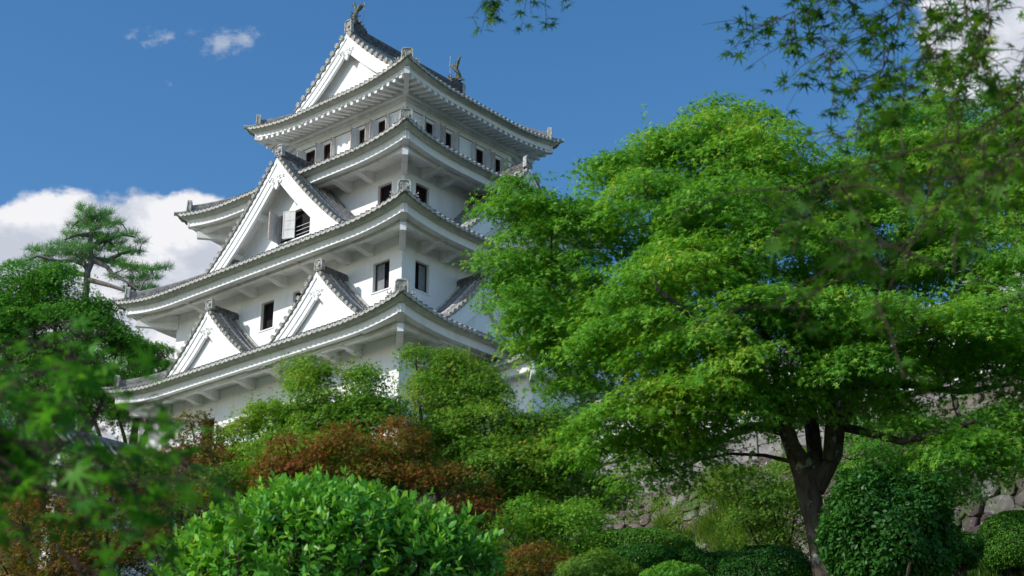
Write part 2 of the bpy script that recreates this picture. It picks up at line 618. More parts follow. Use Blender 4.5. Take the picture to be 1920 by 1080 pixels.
def window(fr, u0, u1, z0, z1, parent, half=None, sill=True, dep=0.0):
    """deep plastered opening: frame, dark-painted sheet for the unlit room and optional grey sliding panel"""
    w = MB()
    t = 0.035
    for (a, b, c, d) in ((u0, u0 + t, z0, z1), (u1 - t, u1, z0, z1), (u0 + t, u1 - t, z1 - t, z1), (u0 + t, u1 - t, z0, z0 + t)):
        w.fbox(fr, a, b, -0.22 + dep, -0.14 + dep, c, d)
    o = w.build('window', M['wood'], parent, dz=Z0)
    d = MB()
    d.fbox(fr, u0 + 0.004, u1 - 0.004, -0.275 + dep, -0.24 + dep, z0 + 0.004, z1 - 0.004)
    d.build('dark_room_sheet', M['dark'], o, dz=Z0)
    if half is not None:
        p = MB()
        um = (u0 + u1) / 2
        a, b = (u0 + t, um) if half < 0 else (um, u1 - t)
        p.fbox(fr, a, b, -0.205, -0.185, z0 + t, z1 - t)
        p.build('sliding_panel', M['panel_grey'], o, dz=Z0)
    if sill:
        s = MB()
        s.fbox(fr, u0 - 0.10, u1 + 0.08, -0.02, 0.035, z0 - 0.06, z0 - 0.01)
        s.build('sill', M['plaster'], o, dz=Z0)
    return o


def shutter(fr, uh, ang, z0, z1, w, parent, flip=1, panels=3):
    """leaf hinged at uh on the wall plane, opened by ang from the wall; flip = side it swings to"""
    m = MB()
    th = 0.035
    du, dv = cos(ang) * flip, sin(ang)
    nu, nv = -dv * flip, cos(ang)
    def pt(a, t, z):
        return fr(uh + du * a + nu * t, dv * a + nv * t, z)
    def bx(a0, a1, t0, t1, c, d):
        m.box8([pt(a0, t0, c), pt(a1, t0, c), pt(a1, t1, c), pt(a0, t1, c), pt(a0, t0, d), pt(a1, t0, d), pt(a1, t1, d), pt(a0, t1, d)])
    bx(0, w, 0, th, z0, z1)
    for s, t0, t1 in ((0, -0.014, 0), (1, th, th + 0.014)):
        bx(0, 0.035, t0, t1, z0, z1)
        bx(w - 0.035, w, t0, t1, z0, z1)
        for i in range(panels + 1):
            zz = z0 + (z1 - z0 - 0.035) * i / panels
            bx(0.035, w - 0.035, t0, t1, zz, zz + 0.035)
    o = m.build('shutter', M['shutter'], parent, dz=Z0)
    e = MB()
    a0, a1 = w + 0.001, w + 0.02
    e.box8([pt(a0, -0.012, z0), pt(a1, -0.012, z0), pt(a1, th + 0.012, z0), pt(a0, th + 0.012, z0),
            pt(a0, -0.012, z1), pt(a1, -0.012, z1), pt(a1, th + 0.012, z1), pt(a0, th + 0.012, z1)])
    e.build('shutter_edge', M['wood_red'], o, dz=Z0)
    return o


# storeys -----------------------------------------------------------
T2A = [(-2.58, -1.72, 24.36, 25.54), (1.95, 2.72, 24.36, 25.54), (3.83, 4.58, 24.36, 25.54), (8.30, 8.95, 24.36, 25.54)]
T2B = [(-2.52, -1.75, 24.38, 25.56), (2.15, 2.9, 24.38, 25.56), (3.9, 4.65, 24.38, 25.56), (8.5, 9.2, 24.38, 25.56)]
T1A = [(-0.35, 0.45, 19.3, 20.45), (4.1, 4.9, 20.1, 21.28), (7.0, 7.75, 20.1, 21.28)]
T3A = [(-1.02, -0.26, 28.75, 29.82), (6.95, 7.7, 28.75, 29.82)]
T3B = [(-1.02, -0.24, 28.75, 29.82), (7.1, 7.85, 28.75, 29.82)]
T4A = [(0.89, 1.58, 33.15, 34.03), (2.10, 2.72, 33.15, 34.03), (4.19, 4.90, 33.15, 34.03), (5.42, 6.05, 33.15, 34.03)]
T4B = [(0.97, 1.68, 33.15, 34.05), (2.21, 2.85, 33.15, 34.05), (4.18, 4.93, 33.15, 34.05), (5.45, 6.10, 33.15, 34.05)]
wall('lower_storey_wall', (X2, XE2, Y2, YE2), Z0 - 0.5, 26.6, {0: T1A + T2A, 1: T2B}, keep)
wall('third_storey_wall', (X3, XE3, Y3, YE3), 26.65, 30.75, {0: T3A, 1: T3B}, keep)
wall('top_storey_wall', (0, XB, 0, YB), 30.8, 35.2, {0: T4A, 1: T4B}, keep)
frA2, frB2 = frame(0, X2, 0, 0, 0), frame(1, 0, 0, Y2, 0)
frA3, frB3 = frame(0, X3, 0, 0, 0), frame(1, 0, 0, Y3, 0)
frA4, frB4 = frame(0, 0, 0, 0, 0), frame(1, 0, 0, 0, 0)
for h in T1A: window(frA2, *h, keep)
for i, h in enumerate(T2A): window(frA2, *h, keep, half=(1 if i == 0 else None))
for i, h in enumerate(T2B): window(frB2, *h, keep, half=(1 if i == 0 else None))
for h in T3A: window(frA3, *h, keep, sill=False)
for h in T3B: window(frB3, *h, keep, sill=False)
for fr, hs in ((frA4, T4A), (frB4, T4B)):
    for i, h in enumerate(hs):
        o = window(fr, *h, keep, sill=False, dep=0.13)
        if fr is frA4:
            if i < 3:
                shutter(fr, h[0] + 0.01, radians(88), h[2], h[3] + 0.08, 0.23, o, flip=1, panels=3)
            shutter(fr, h[1] + 0.03, radians(112), h[2], h[3] + 0.08, 0.34, o, flip=-1, panels=3)
        else:
            shutter(fr, h[0] + 0.01, radians(90), h[2], h[3] + 0.08, 0.24, o, flip=1, panels=3)
            shutter(fr, h[1] + 0.03, radians(108), h[2], h[3] + 0.08, 0.33, o, flip=-1, panels=3)
rail = MB()
rail.fbox(frA4, 0.05, YB - 0.05, 0.0, 0.03, 34.19, 34.22)
rail.fbox(frB4, 0.05, XB - 0.05, 0.0, 0.03, 34.21, 34.24)
rail.build('shutter_rail', M['boards'], keep, dz=Z0)


# ornaments ---------------------------------------------------------
def basis(d):
    d = np.array(d, float)
    d /= np.linalg.norm(d)
    s = np.cross([0, 0, 1.0], d)
    s /= np.linalg.norm(s)
    w = np.cross(d, s)
    return d, s, w


def onigawara(m, c, d, h=0.55, wd=0.5, curls=True):
    """ridge-end ornament: arched shield with raised rim, boss and scroll feet, facing d"""
    d, s, w = basis(d)
    c = np.array(c, float)
    def P(x, y, z=0.0):
        return c + s * x * wd + w * y * h + d * z
    arch = [(-0.5, 0), (-0.47, 0.45), (-0.46, 0.82), (-0.34, 0.97), (0, 1.0), (0.34, 0.97), (0.46, 0.82), (0.47, 0.45), (0.5, 0)]
    m.prism([P(x, y, 0) for x, y in arch], -d * 0.14)
    m.tube([P(x * 0.94, y * 0.95 + 0.02, 0.02) for x, y in arch], 0.075 * wd, 6, up=d)
    m.disc(P(0, 0.50, 0.07), d, 0.21 * wd, 0.1, 10)
    m.tube([P(-0.3, 0.2, 0.03), P(-0.18, 0.12, 0.05), P(0, 0.2, 0.06), P(0.18, 0.12, 0.05), P(0.3, 0.2, 0.03)], 0.05 * wd, 5, up=d)
    for q in (-1, 1):
        m.tube([P(q * 0.28, 0.42, 0.02), P(q * 0.32, 0.62, 0.03), P(q * 0.2, 0.78, 0.03)], 0.04 * wd, 5, up=d)
    if curls:
        for q in (-1, 1):
            pts = []
            for i in range(11):
                th = i / 10 * 4.6
                r = 0.26 - 0.018 * i
                pts.append(P(q * (0.68 + r * cos(pi - th) * 0.62), 0.10 + r * sin(pi - th) * -0.62, 0.0))
            m.tube(pts, [0.055 * wd * (1.15 - 0.05 * i) + 0.012 for i in range(11)], 6, up=d)
            m.tube([P(q * 0.45, 0.1, 0), P(q * 0.75, -0.12, 0), P(q * 1.05, -0.2, 0)], 0.07 * wd, 6, up=d)
            m.tube([P(q * 0.72, 0.05, 0), P(q * 0.88, -0.03, 0), P(q * 1.02, 0.05, 0), P(q * 0.98, 0.13, 0)], 0.045 * wd, 6, up=d)


def pendant(m, P, sc=1.0):
    """carved gable pendant; P(x, y, t) maps plane coordinates to 3D"""
    half = [(0, -0.50), (0.06, -0.42), (0.13, -0.30), (0.10, -0.2), (0.2, -0.24), (0.31, -0.18), (0.33, -0.08), (0.25, -0.02),
            (0.36, -0.04), (0.50, -0.08), (0.62, -0.02), (0.60, 0.08), (0.45, 0.12), (0.30, 0.16), (0.22, 0.22), (0.1, 0.34)]
    pts = [(x, y) for x, y in half] + [(-x, y) for x, y in half[::-1][:-1]]
    a = [P(x * sc, y * sc, 0) for x, y in pts]
    off = np.array(P(0, 0, 0.09)) - np.array(P(0, 0, 0))
    m.prism(a, off)
    for q in (-1, 1):
        for (cx, cy, r) in ((0.24, 0.02, 0.12), (0.46, 0.02, 0.09), (0.14, -0.16, 0.08)):
            pts = [P((q * (cx + r * (1 - i / 12) * cos(i * 0.75))) * sc, (cy + r * (1 - i / 12) * sin(i * 0.75)) * sc, 0.115) for i in range(9)]
            m.tube(pts, 0.022 * sc, 5, cap=True)
    m.disc(P(0, 0.12 * sc, 0.12), off, 0.09 * sc, 0.05, 6)


# roofs -------------------------------------------------------------
PITCH_T = 0.27


def skirt(name, rect, over, ze, S, rise, lift, hips=True, brackets=None, rafters=False, tail=3.4, parent=None, zwall=None,
          beam=1.0, oni=True, bottom_gap=0.42):
    """hipped eave roof round a storey: tiles, mouldings, fascia, soffit, beam, brackets, hip ridges, corner ornaments"""
    parent = parent or keep
    xa, xb, ya, yb = rect[0] - over, rect[1] + over, rect[2] - over, rect[3] + over
    Ls = [yb - ya, xb - xa, yb - ya, xb - xa]

    def up(k, a, s):
        d = min(a, Ls[k] - a)
        t = max(0.0, 1 - d / tail)
        return lift * t * t * max(0.0, 1 - 0.75 * s / S)

    def bp(k, a, s, z):
        if k == 0: return np.array([xa + s, ya + a, z])
        if k == 1: return np.array([xa + a, ya + s, z])
        if k == 2: return np.array([xb - s, ya + a, z])
        return np.array([xa + a, yb - s, z])

    def top(k, a, s, h=0.0):
        return bp(k, a, s, ze + rise(s) + up(k, a, s) + h)

    root = MB()
    ends_of = [MB() for _ in range(4)]
    dark = MB()
    for k in range(4):
        LL = Ls[k]
        ends = ends_of[k]
        # pan tiles in overlapping courses
        nc = int(S / 0.28)
        step = S / nc
        for c in range(nc):
            s0, s1 = c * step, (c + 1) * step
            n = max(8, int(LL / 0.5))
            r0, r1, r2 = [], [], []
            for i in range(n + 1):
                f = i / n
                a0 = s0 + (LL - 2 * s0) * f
                a1 = s1 + (LL - 2 * s1) * f
                r0.append(top(k, a0, s0, -0.025))
                r1.append(top(k, a0, s0, 0.028))
                r2.append(top(k, a1, s1, 0.0))
            root.grid([r0, r1, r2])
        # round tile ribs
        n = int((LL - 0.3) / PITCH_T)
        off = (LL - n * PITCH_T) / 2
        for i in range(n + 1):
            a = off + i * PITCH_T
            smax = min(S, a - 0.02, LL - a - 0.02)
            if smax < 0.15:
                smax = 0.15
            pts, rad = [], []
            ns = max(1, int(smax / 0.3))
            for j in range(ns):
                s0, s1 = smax * j / ns, smax * (j + 1) / ns
                pts += [top(k, a, s0 + (0.0 if j else -0.03), 0.035), top(k, a, s1 - 0.002, 0.03)]
                rad += [0.078, 0.066]
            root.tube(pts, rad, 5, cap=False, half=True)
            o = bp(k, a, 0, 0) - bp(k, a, 1, 0)
            ends.disc(top(k, a, -0.04, 0.035), o, 0.076, 0.05, 10)
            if i < n:
                am = a + PITCH_T / 2
                pt = []
                for q in range(7):
                    x = -0.5 + q / 6
                    pt.append((x * (PITCH_T - 0.03), 0.0 - 0.045 * (1 - (2 * x) ** 2)))
                up_pts = [top(k, am + x, -0.045, 0.045 + 0.9 * y + 0.02) for x, y in pt]
                dn_pts = [top(k, am + x, -0.045, y - 0.035) for x, y in pt]
                ends.grid([up_pts, dn_pts])
        # eave under the tiles: dark batten, two plaster mouldings, deep fascia, soffit
        n = max(16, int(LL / 0.35))
        prof_d = [(-0.02, -0.02), (0.05, -0.012), (0.08, -0.03)]
        prof_m = [(0.08, -0.03), (0.095, -0.035), (0.165, -0.09), (0.172, -0.066), (0.188, -0.082), (0.245, -0.125), (0.25, -0.095)]
        def strip(mb, prof, conv=0.0):
            rows = []
            for (s, z) in prof:
                rows.append([bp(k, s + (LL - 2 * s) * i / n, s, ze + z + up(k, s + (LL - 2 * s) * i / n, s)) for i in range(n + 1)])
            mb.grid(rows)
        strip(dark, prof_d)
        if k == 0:
            mold, fasc, soff = MB(), MB(), MB()
        strip(mold, prof_m)
        if rafters:
            strip(fasc, [(0.25, -0.095), (0.30, -0.08), (0.31, -0.32), (0.40, -0.32)])
            strip(soff, [(0.40, -0.30), (0.9, -0.18), (over + 0.02, 0.05)])
        else:
            strip(fasc, [(0.25, -0.095), (0.365, -0.04), (0.378, -bottom_gap), (0.42, -bottom_gap - 0.002)])
            strip(soff, [(0.42, -bottom_gap - 0.002), (0.7, -bottom_gap + 0.06), (0.95, -bottom_gap + 0.13), (over + 0.02, -bottom_gap + 0.30)])
    ro = root.build('tiled_roof', M['tile'], parent, smooth=False, dz=Z0)
    for e in ends_of:
        e.build('tile_ends', M['tile_end'], ro, dz=Z0)
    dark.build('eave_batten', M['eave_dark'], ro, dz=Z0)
    mold.build('eave_moulding', M['moss_plaster'], ro, dz=Z0)
    fasc.build('fascia', M['plaster'], ro, dz=Z0)
    soff.build('soffit', M['plaster_dirty'], ro, dz=Z0)
    # beam under the soffit, brackets back to the wall
    xw, yw, xv, yv = rect[0], rect[2], rect[1], rect[3]
    zb = ze - 0.44
    frs = [frame(k, xw, xv, yw, yv) for k in range(4)]
    if not rafters:
        b = MB()
        for k in range(4):
            u0, u1 = (yw, yv) if k in (0, 2) else (xw, xv)
            e = beam + (0.09 if k in (0, 2) else -0.091)
            b.fbox(frs[k], u0 - e, u1 + e, beam - 0.09, beam + 0.09, zb, zb + 0.26)
        b.build('eave_beam', M['plaster_dirty'], ro, dz=Z0)
        for k, us in (brackets or {}).items():
            for u in us:
                m = MB()
                fr = frs[k]
                prof = [(0.0, -0.12), (0.35, -0.10), (beam - 0.1, 0.02), (beam + 0.30, 0.05), (beam + 0.30, 0.13), (beam + 0.06, 0.17), (beam + 0.06, 0.30), (0.0, 0.40)]
                pts = [fr(u - 0.125, v, zb - 0.004 + z) for v, z in prof]
                off = fr(u + 0.125, 0, 0) - fr(u - 0.125, 0, 0)
                m.prism(pts, off)
                m.fbox(fr, u - 0.15, u + 0.15, beam - 0.16, beam + 0.16, zb - 0.035, zb + 0.02)
                m.build('bracket', M['plaster_dirty'], ro, dz=Z0)
        for k in (0, 1, 2, 3):
            sx = -1 if k in (0, 1) else 1
            sy = -1 if k in (0, 3) else 1
            cx, cy = (xw if sx < 0 else xv), (yw if sy < 0 else yv)
            dd = np.array([sx, sy, 0.0]) / sqrt(2)
            ss = np.array([-dd[1], dd[0], 0.0])
            base = np.array([cx, cy, 0.0])
            m = MB()
            hw = 0.12
            r = sqrt(2)
            def ob(a0, a1, z0a, z1a, z0b, z1b, hw):
                m.box8([base + dd * a0 - ss * hw + [0, 0, z0a], base + dd * a1 - ss * hw + [0, 0, z0b], base + dd * a1 + ss * hw + [0, 0, z0b], base + dd * a0 + ss * hw + [0, 0, z0a],
                        base + dd * a0 - ss * hw + [0, 0, z1a], base + dd * a1 - ss * hw + [0, 0, z1b], base + dd * a1 + ss * hw + [0, 0, z1b], base + dd * a0 + ss * hw + [0, 0, z1a]])
            ob(-0.05, (over - 0.40) * r, zb - 0.06, zb + 0.3, zb + 0.05 + lift * 0.55, zb + 0.42 + lift * 0.55, 0.125)
            ob(-0.06, (beam + 0.16) * r, zb - 0.28, zb + 0.15, zb - 0.2, zb + 0.1, 0.115)
            m.build('corner_rafter', M['plaster'], ro, dz=Z0)
    else:
        m = MB()
        for k in range(4):
            LL = Ls[k]
            n = int(LL / 0.345)
            for i in range(1, n):
                a = LL * i / n
                s0 = 0.335
                s1 = min(over + 0.0, a - 0.1, LL - a - 0.1)
                if s1 < s0 + 0.1:
                    continue
                w = 0.07
                def q(aa, s, z):
                    return bp(k, aa, s, ze + z + up(k, a, s))
                z0, z1 = -0.36, -0.36 + (s1 - s0) * 0.27
                m.box8([q(a - w, s0, z0 - 0.09), q(a + w, s0, z0 - 0.09), q(a + w, s1, z1 - 0.09), q(a - w, s1, z1 - 0.09),
                        q(a - w, s0, z0 + 0.06), q(a + w, s0, z0 + 0.06), q(a + w, s1, z1 + 0.09), q(a - w, s1, z1 + 0.09)])
        m.build('rafters', M['plaster'], ro, dz=Z0)
        b = MB()
        for k in range(4):
            u0, u1 = (yw, yv) if k in (0, 2) else (xw, xv)
            e = 0.30 if k in (0, 2) else 0.299
            b.fbox(frs[k], u0 - (0 if k in (1, 3) else e), u1 + (0 if k in (1, 3) else e), 0.002, e, ze - 0.28, ze + 0.1)
            e2 = 0.12 if k in (0, 2) else 0.119
            b.fbox(frs[k], u0 - (0 if k in (1, 3) else e2), u1 + (0 if k in (1, 3) else e2), 0.002, e2, ze - 0.40, ze - 0.284)
        b.build('eave_beam', M['plaster_dirty'], ro, dz=Z0)
        for k in (0, 1, 2, 3):
            sx = -1 if k in (0, 1) else 1
            sy = -1 if k in (0, 3) else 1
            cx, cy = (xw if sx < 0 else xv), (yw if sy < 0 else yv)
            dd = np.array([sx, sy, 0.0]) / sqrt(2)
            ss = np.array([-dd[1], dd[0], 0.0])
            base = np.array([cx, cy, 0.0])
            m = MB()
            hw = 0.11
            a0, a1 = -0.05, (over - 0.30) * sqrt(2)
            z0a, z1a, z0b, z1b = ze - 0.30, ze + 0.0, ze - 0.48 + lift * 0.75, ze - 0.14 + lift * 0.75
            m.box8([base + dd * a0 - ss * hw + [0, 0, z0a], base + dd * a1 - ss * hw + [0, 0, z0b], base + dd * a1 + ss * hw + [0, 0, z0b], base + dd * a0 + ss * hw + [0, 0, z0a],
                    base + dd * a0 - ss * hw + [0, 0, z1a], base + dd * a1 - ss * hw + [0, 0, z1b], base + dd * a1 + ss * hw + [0, 0, z1b], base + dd * a0 + ss * hw + [0, 0, z1a]])
            m.build('corner_rafter', M['plaster'], ro, dz=Z0)
    # hip ridges with stacked tiles, and the shield ornament at each corner
    for k in range(4):
        sx = -1 if k in (0, 1) else 1
        sy = -1 if k in (0, 3) else 1
        cx, cy = (xa if sx < 0 else xb), (ya if sy < 0 else yb)
        def hp(s, h=0.0):
            t = max(0.0, 1 - s / tail)
            return np.array([cx - sx * s, cy - sy * s, ze + rise(s) + lift * t * t * max(0, 1 - 0.75 * s / S) + h])
        m = MB()
        s_in = np.linspace(0.45, S, 9)
        dd = np.array([sx, sy, 0.0]) / sqrt(2)
        ss = np.array([-dd[1], dd[0], 0.0])
        for lay in range(4):
            hw = 0.125 - 0.008 * (lay % 2)
            z0, z1 = 0.0 + lay * 0.075, 0.07 + lay * 0.075
            rows = []
            for (sgn, zz) in ((-1, z0), (-1, z1), (1, z1), (1, z0)):
                rows.append([hp(s, zz) + ss * sgn * hw for s in s_in])
            rows.append(rows[0])
            m.grid(rows)
            m.poly([rows[i][0] for i in range(4)])
        m.tube([hp(s, 0.30) for s in s_in], 0.085, 8)
        h = m.build('hip_ridge', M['tile'], ro, dz=Z0)
        m = MB()
        if oni:
            onigawara(m, hp(0.36, 0.04), dd, 0.56, 0.50, curls=True)
        m.tube([hp(-0.05, 0.06), hp(0.15, 0.06), hp(0.38, 0.10)], 0.085, 8)
        m.disc(hp(-0.06, 0.06), dd, 0.095, 0.04, 10)
        m.build('corner_ornament', M['tile_end'], ro, dz=Z0)
    return ro


R1 = lambda s: 0.50 * s + 0.03 * s * s
R4 = lambda s: 0.50 * s + 0.062 * s * s
skirt('r1', (X2, XE2, Y2, YE2), 1.98, 22.50, 1.96, R1, 0.45, brackets={0: [-1.23, -0.04, 2.9, 4.73, 6.88, 7.9], 1: [-1.9, -0.8, 2.6, 4.3, 7.6, 8.7]})
skirt('r2', (X2, XE2, Y2, YE2), 1.92, 26.44, 3.50, R1, 0.44, brackets={0: [-1.62, -0.36, 1.36, 3.19, 4.97, 7.85], 1: [-2.3, -1.1, 1.9, 4.9, 8.0, 9.1]})
skirt('r3', (X3, XE3, Y3, YE3), 1.85, 30.60, 3.58, R1, 0.44, brackets={0: [0.01, 1.32, 5.4, 6.7], 1: [-0.7, 0.33, 5.6, 6.8]})
skirt('r4', (0, XB, 0, YB), 1.62, 34.92, 1.95, R4, 0.46, rafters=True)


def gable(fr, uc, prof, w, vf, vw, vb, dmain=0.0, discs=False, win=None, pend=1.0, over_w=0.0, kudari=0.52, top_oni=True, ridge_h=0.42, parent=None, flash=()):
    """triangular dormer gable. prof(d): roof height at distance d from the ridge; vf front verge, vw gable wall, vb back"""
    parent = parent or keep
    N = 14
    ds = [w * i / N for i in range(N + 1)]
    tiles, ends_of = MB(), {-1: MB(), 1: MB()}
    f0 = fr(0, 0, 0)
    out_v = fr(0, 1, 0) - f0
    for sg in (-1, 1):
        ends = ends_of[sg]
        # tile bed in courses
        nc = int(w * 1.25 / 0.26)
        for c in range(nc):
            d0, d1 = w * c / nc, w * (c + 1) / nc
            rows = []
            for (d, h) in ((d0, 0.028 - 0.028), (d1, 0.03), (d1, -0.02)):
                rows.append([fr(uc + sg * d, v, prof(d) + h) for v in (vf - 0.05, (vf + vb) / 2, vb)])
            tiles.grid(rows)
        # ribs down the slope
        v = vf - kudari - 0.24
        while v > vb + 0.05:
            pts, rad = [], []
            for c in range(nc):
                d0, d1 = w * c / nc, w * (c + 1) / nc
                pts += [fr(uc + sg * d0, v, prof(d0) + 0.03), fr(uc + sg * (d1 - 0.002), v, prof(d1) + 0.035)]
                rad += [0.066, 0.078]
            tiles.tube(pts, rad, 5, cap=True, half=True, up=(0, 0, 1))
            v -= PITCH_T
        # verge tiles laid crosswise, their round ends facing out
        gap = 0.40 if discs else 0.31
        r = 0.115 if discs else 0.088
        d = 0.22
        arc = 0.0
        while d < w - 0.05:
            z = prof(d)
            sl = (prof(d + 0.05) - prof(d - 0.05)) / 0.1
            nrm = np.array([0, 0, 1.0]) * 1 + (fr(1, 0, 0) - f0) * (-sl * sg)
            nrm /= np.linalg.norm(nrm)
            h = 0.05 if discs else 0.07
            p0 = fr(uc + sg * d, vf + 0.06, z) + nrm * h
            p1 = fr(uc + sg * d, vf - kudari + 0.1, z) + nrm * h
            tiles.tube([p0, (p0 + p1) / 2, (p0 + p1) / 2, p1], [r, r * 0.88, r, r * 0.88], 8, cap=False)
            ends.disc(p0 + out_v * 0.03, out_v, r * 1.02, 0.07, 12)
            # flat tile between two round ones, tilted
            dm = d + gap * 0.5 / sqrt(1 + sl * sl)
            if dm < w:
                zm = prof(dm)
                a = fr(uc + sg * dm, vf + 0.04, zm) + nrm * 0.03
                b = fr(uc + sg * dm, vf - kudari + 0.1, zm) + nrm * 0.03
                tdir = np.cross(nrm, out_v)
                tdir /= np.linalg.norm(tdir)
                hw = gap * 0.36
                tiles.box8([a - tdir * hw, a + tdir * hw + nrm * -0.05, b + tdir * hw + nrm * -0.05, b - tdir * hw,
                            a - tdir * hw + nrm * 0.045, a + tdir * hw, b + tdir * hw, b - tdir * hw + nrm * 0.045])
            d += gap / sqrt(1 + sl * sl)
    to = tiles.build('gable_tiles', M['tile'], parent, dz=Z0)
    for e in ends_of.values():
        e.build('tile_ends', M['tile_end'], to, dz=Z0)
    # plaster slab beneath, barge boards in three steps, descending ridges
    sl_m, bb, kd = MB(), MB(), MB()
    for sg in (-1, 1):
        a = [fr(uc + sg * d, vf - 0.10, prof(d) - 0.05) for d in ds]
        b = [fr(uc + sg * d, vb, prof(d) - 0.05) for d in ds]
        a2 = [fr(uc + sg * d, vf - 0.10, prof(d) - 0.16) for d in ds]
        b2 = [fr(uc + sg * d, vb, prof(d) - 0.16) for d in ds]
        sl_m.grid([b, a, a2, b2])
        for (t0, t1, v0, v1) in ((0.03, 0.16, vf - 0.16, vf - 0.005), (0.16, 0.40, vf - 0.2, vf - 0.05), (0.40, 0.56, vf - 0.2, vf - 0.085)):
            dd_, uu, lo = [], [], []
            dsx = [w * i / 20 for i in range(21)]
            top_, bot_ = [], []
            for d in dsx:
                sl = (prof(d + 0.03) - prof(max(0, d - 0.03))) / (0.06 if d > 0.03 else 0.03 + d)
                q = sqrt(1 + sl * sl) * (1.0 + 0.12 * (1 - d / w))
                top_.append((d, prof(d) - t0 * q))
                bot_.append((d, prof(d) - t1 * q))
            rows = [[fr(uc + sg * d, v0, z) for d, z in top_], [fr(uc + sg * d, v1, z) for d, z in top_],
                    [fr(uc + sg * d, v1, z) for d, z in bot_], [fr(uc + sg * d, v0, z) for d, z in bot_]]
            rows.append(rows[0])
            bb.grid(rows)
        for vfl in flash:
            rows = []
            for (x, h) in ((-0.08, 0.0), (-0.08, 0.17), (0.04, 0.17), (0.07, 0.10), (0.07, 0.0)):
                rows.append([fr(uc + sg * d, vfl + x, prof(d) + h) for d in ds[1:]])
            kd.grid(rows)
        vk = vf - kudari
        dk = [0.12 + (w - 0.12) * i / N for i in range(N + 1)]
        rows = []
        for (x, h) in ((-0.085, 0.0), (-0.085, 0.12), (-0.05, 0.17), (0.05, 0.17), (0.085, 0.12), (0.085, 0.0)):
            rows.append([fr(uc + sg * d, vk + x, prof(d) + h) for d in dk])
        kd.grid(rows)
        kd.poly([r_[-1] for r_ in rows])
    sl_m.build('gable_soffit', M['plaster_dirty'], to, dz=Z0)
    bb.build('bargeboard', M['plaster'], parent, dz=Z0)
    kd.build('descending_ridge', M['ridge_plaster'], to, dz=Z0)
    # gable wall, with a real opening when there is a window
    gw = MB()
    zb = prof(w) - 0.8
    if win:
        u0, u1, z0, z1 = win
        def ztop(u):
            return prof(min(w, abs(u - uc))) - 0.1
        us = sorted(set([uc - w, uc + w, uc, u0, u1] + [uc - w + 2 * w * i / 24 for i in range(25)]))
        for i in range(len(us) - 1):
            a, b = us[i], us[i + 1]
            if a >= u0 - 1e-6 and b <= u1 + 1e-6:
                gw.poly([fr(a, vw, zb), fr(b, vw, zb), fr(b, vw, z0), fr(a, vw, z0)])
                gw.poly([fr(a, vw, z1), fr(b, vw, z1), fr(b, vw, ztop(b)), fr(a, vw, ztop(a))])
            else:
                gw.poly([fr(a, vw, zb), fr(b, vw, zb), fr(b, vw, ztop(b)), fr(a, vw, ztop(a))])
        for (a, b, c, d) in ((u0, u1, z0, z0), (u0, u1, z1, z1), (u0, u0, z0, z1), (u1, u1, z0, z1)):
            if c == d:
                gw.poly([fr(a, vw, c), fr(b, vw, c), fr(b, vw - 0.3, c), fr(a, vw - 0.3, c)])
            else:
                gw.poly([fr(a, vw, c), fr(a, vw, d), fr(a, vw - 0.3, d), fr(a, vw - 0.3, c)])
    else:
        pts = [fr(uc - w, vw, zb)] + [fr(uc - d, vw, prof(d) - 0.1) for d in ds[::-1]] + [fr(uc + d, vw, prof(d) - 0.1) for d in ds[1:]] + [fr(uc + w, vw, zb)]
        gw.poly(pts)
    gw.build('gable_wall', M['plaster'], parent, dz=Z0)
    if vf - vw > 0.65:
        # short purlin ends between the wall and the barge board
        for sg in (-1, 1):
            for f in (0.34, 0.66):
                d = w * f
                z = prof(d) - 0.34
                m = MB()
                m.fbox(fr, uc + sg * d - 0.11, uc + sg * d + 0.11, vw, vf - 0.17, z - 0.12, z + 0.12)
                m.build('purlin_end', M['plaster'], to, dz=Z0)
    m = MB()
    zc = prof(0) - 0.60 - 0.42 * pend
    pendant(m, lambda x, y, t: fr(uc + x, vf - 0.13 + t, zc + y), pend)
    m.build('carved_pendant', M['plaster'], parent, dz=Z0)
    # main ridge and its end shield
    m = MB()
    zr = prof(0)
    nl = max(3, int(ridge_h / 0.08))
    for i in range(nl):
        hw = 0.17 - (0.012 if i % 2 else 0) - 0.02 * i / nl
        m.fbox(fr, uc - hw, uc + hw, vb, vf - 0.22, zr - 0.1 + i * ridge_h / nl, zr - 0.1 + (i + 0.93) * ridge_h / nl)
    m.tube([fr(uc, vf - 0.2, zr + ridge_h - 0.08), fr(uc, vb, zr + ridge_h - 0.08)], 0.095, 8)
    v = vf - 0.5
    while v > vb:
        for sg in (-1, 1):
            m.disc(fr(uc + sg * 0.185, v, zr + ridge_h * 0.42), fr(uc + sg, 0, 0) - fr(uc, 0, 0), 0.03, 0.03, 6, rim=False)
        v -= 0.4
    m.build('gable_ridge', M['tile_dark'], to, dz=Z0)
    if top_oni:
        m = MB()
        onigawara(m, fr(uc, vf - 0.10, zr + 0.04), out_v, ridge_h + 0.14, 0.42, curls=False)
        m.build('ridge_end_ornament', M['ornament'], parent, dz=Z0)
    return to


def cprof(zp, zb, w, bend=0.22):
    def p(d):
        t = d / w
        return zp - (zp - zb) * ((1 + bend) * t - bend * t * t)
    return p


# two small gables on the lowest roof, each side
for uc in (-0.24, 6.08):
    gable(frA2, uc, cprof(25.20, 22.90, 2.27), 2.38, 1.52, 1.24, -0.02, pend=0.66, ridge_h=0.30, kudari=0.56, flash=(0.10,))
for uc in (-0.05, 6.91):
    gable(frB2, uc, cprof(25.20, 22.90, 2.27), 2.38, 1.52, 1.24, -0.02, pend=0.66, ridge_h=0.30, kudari=0.56, flash=(0.10,))
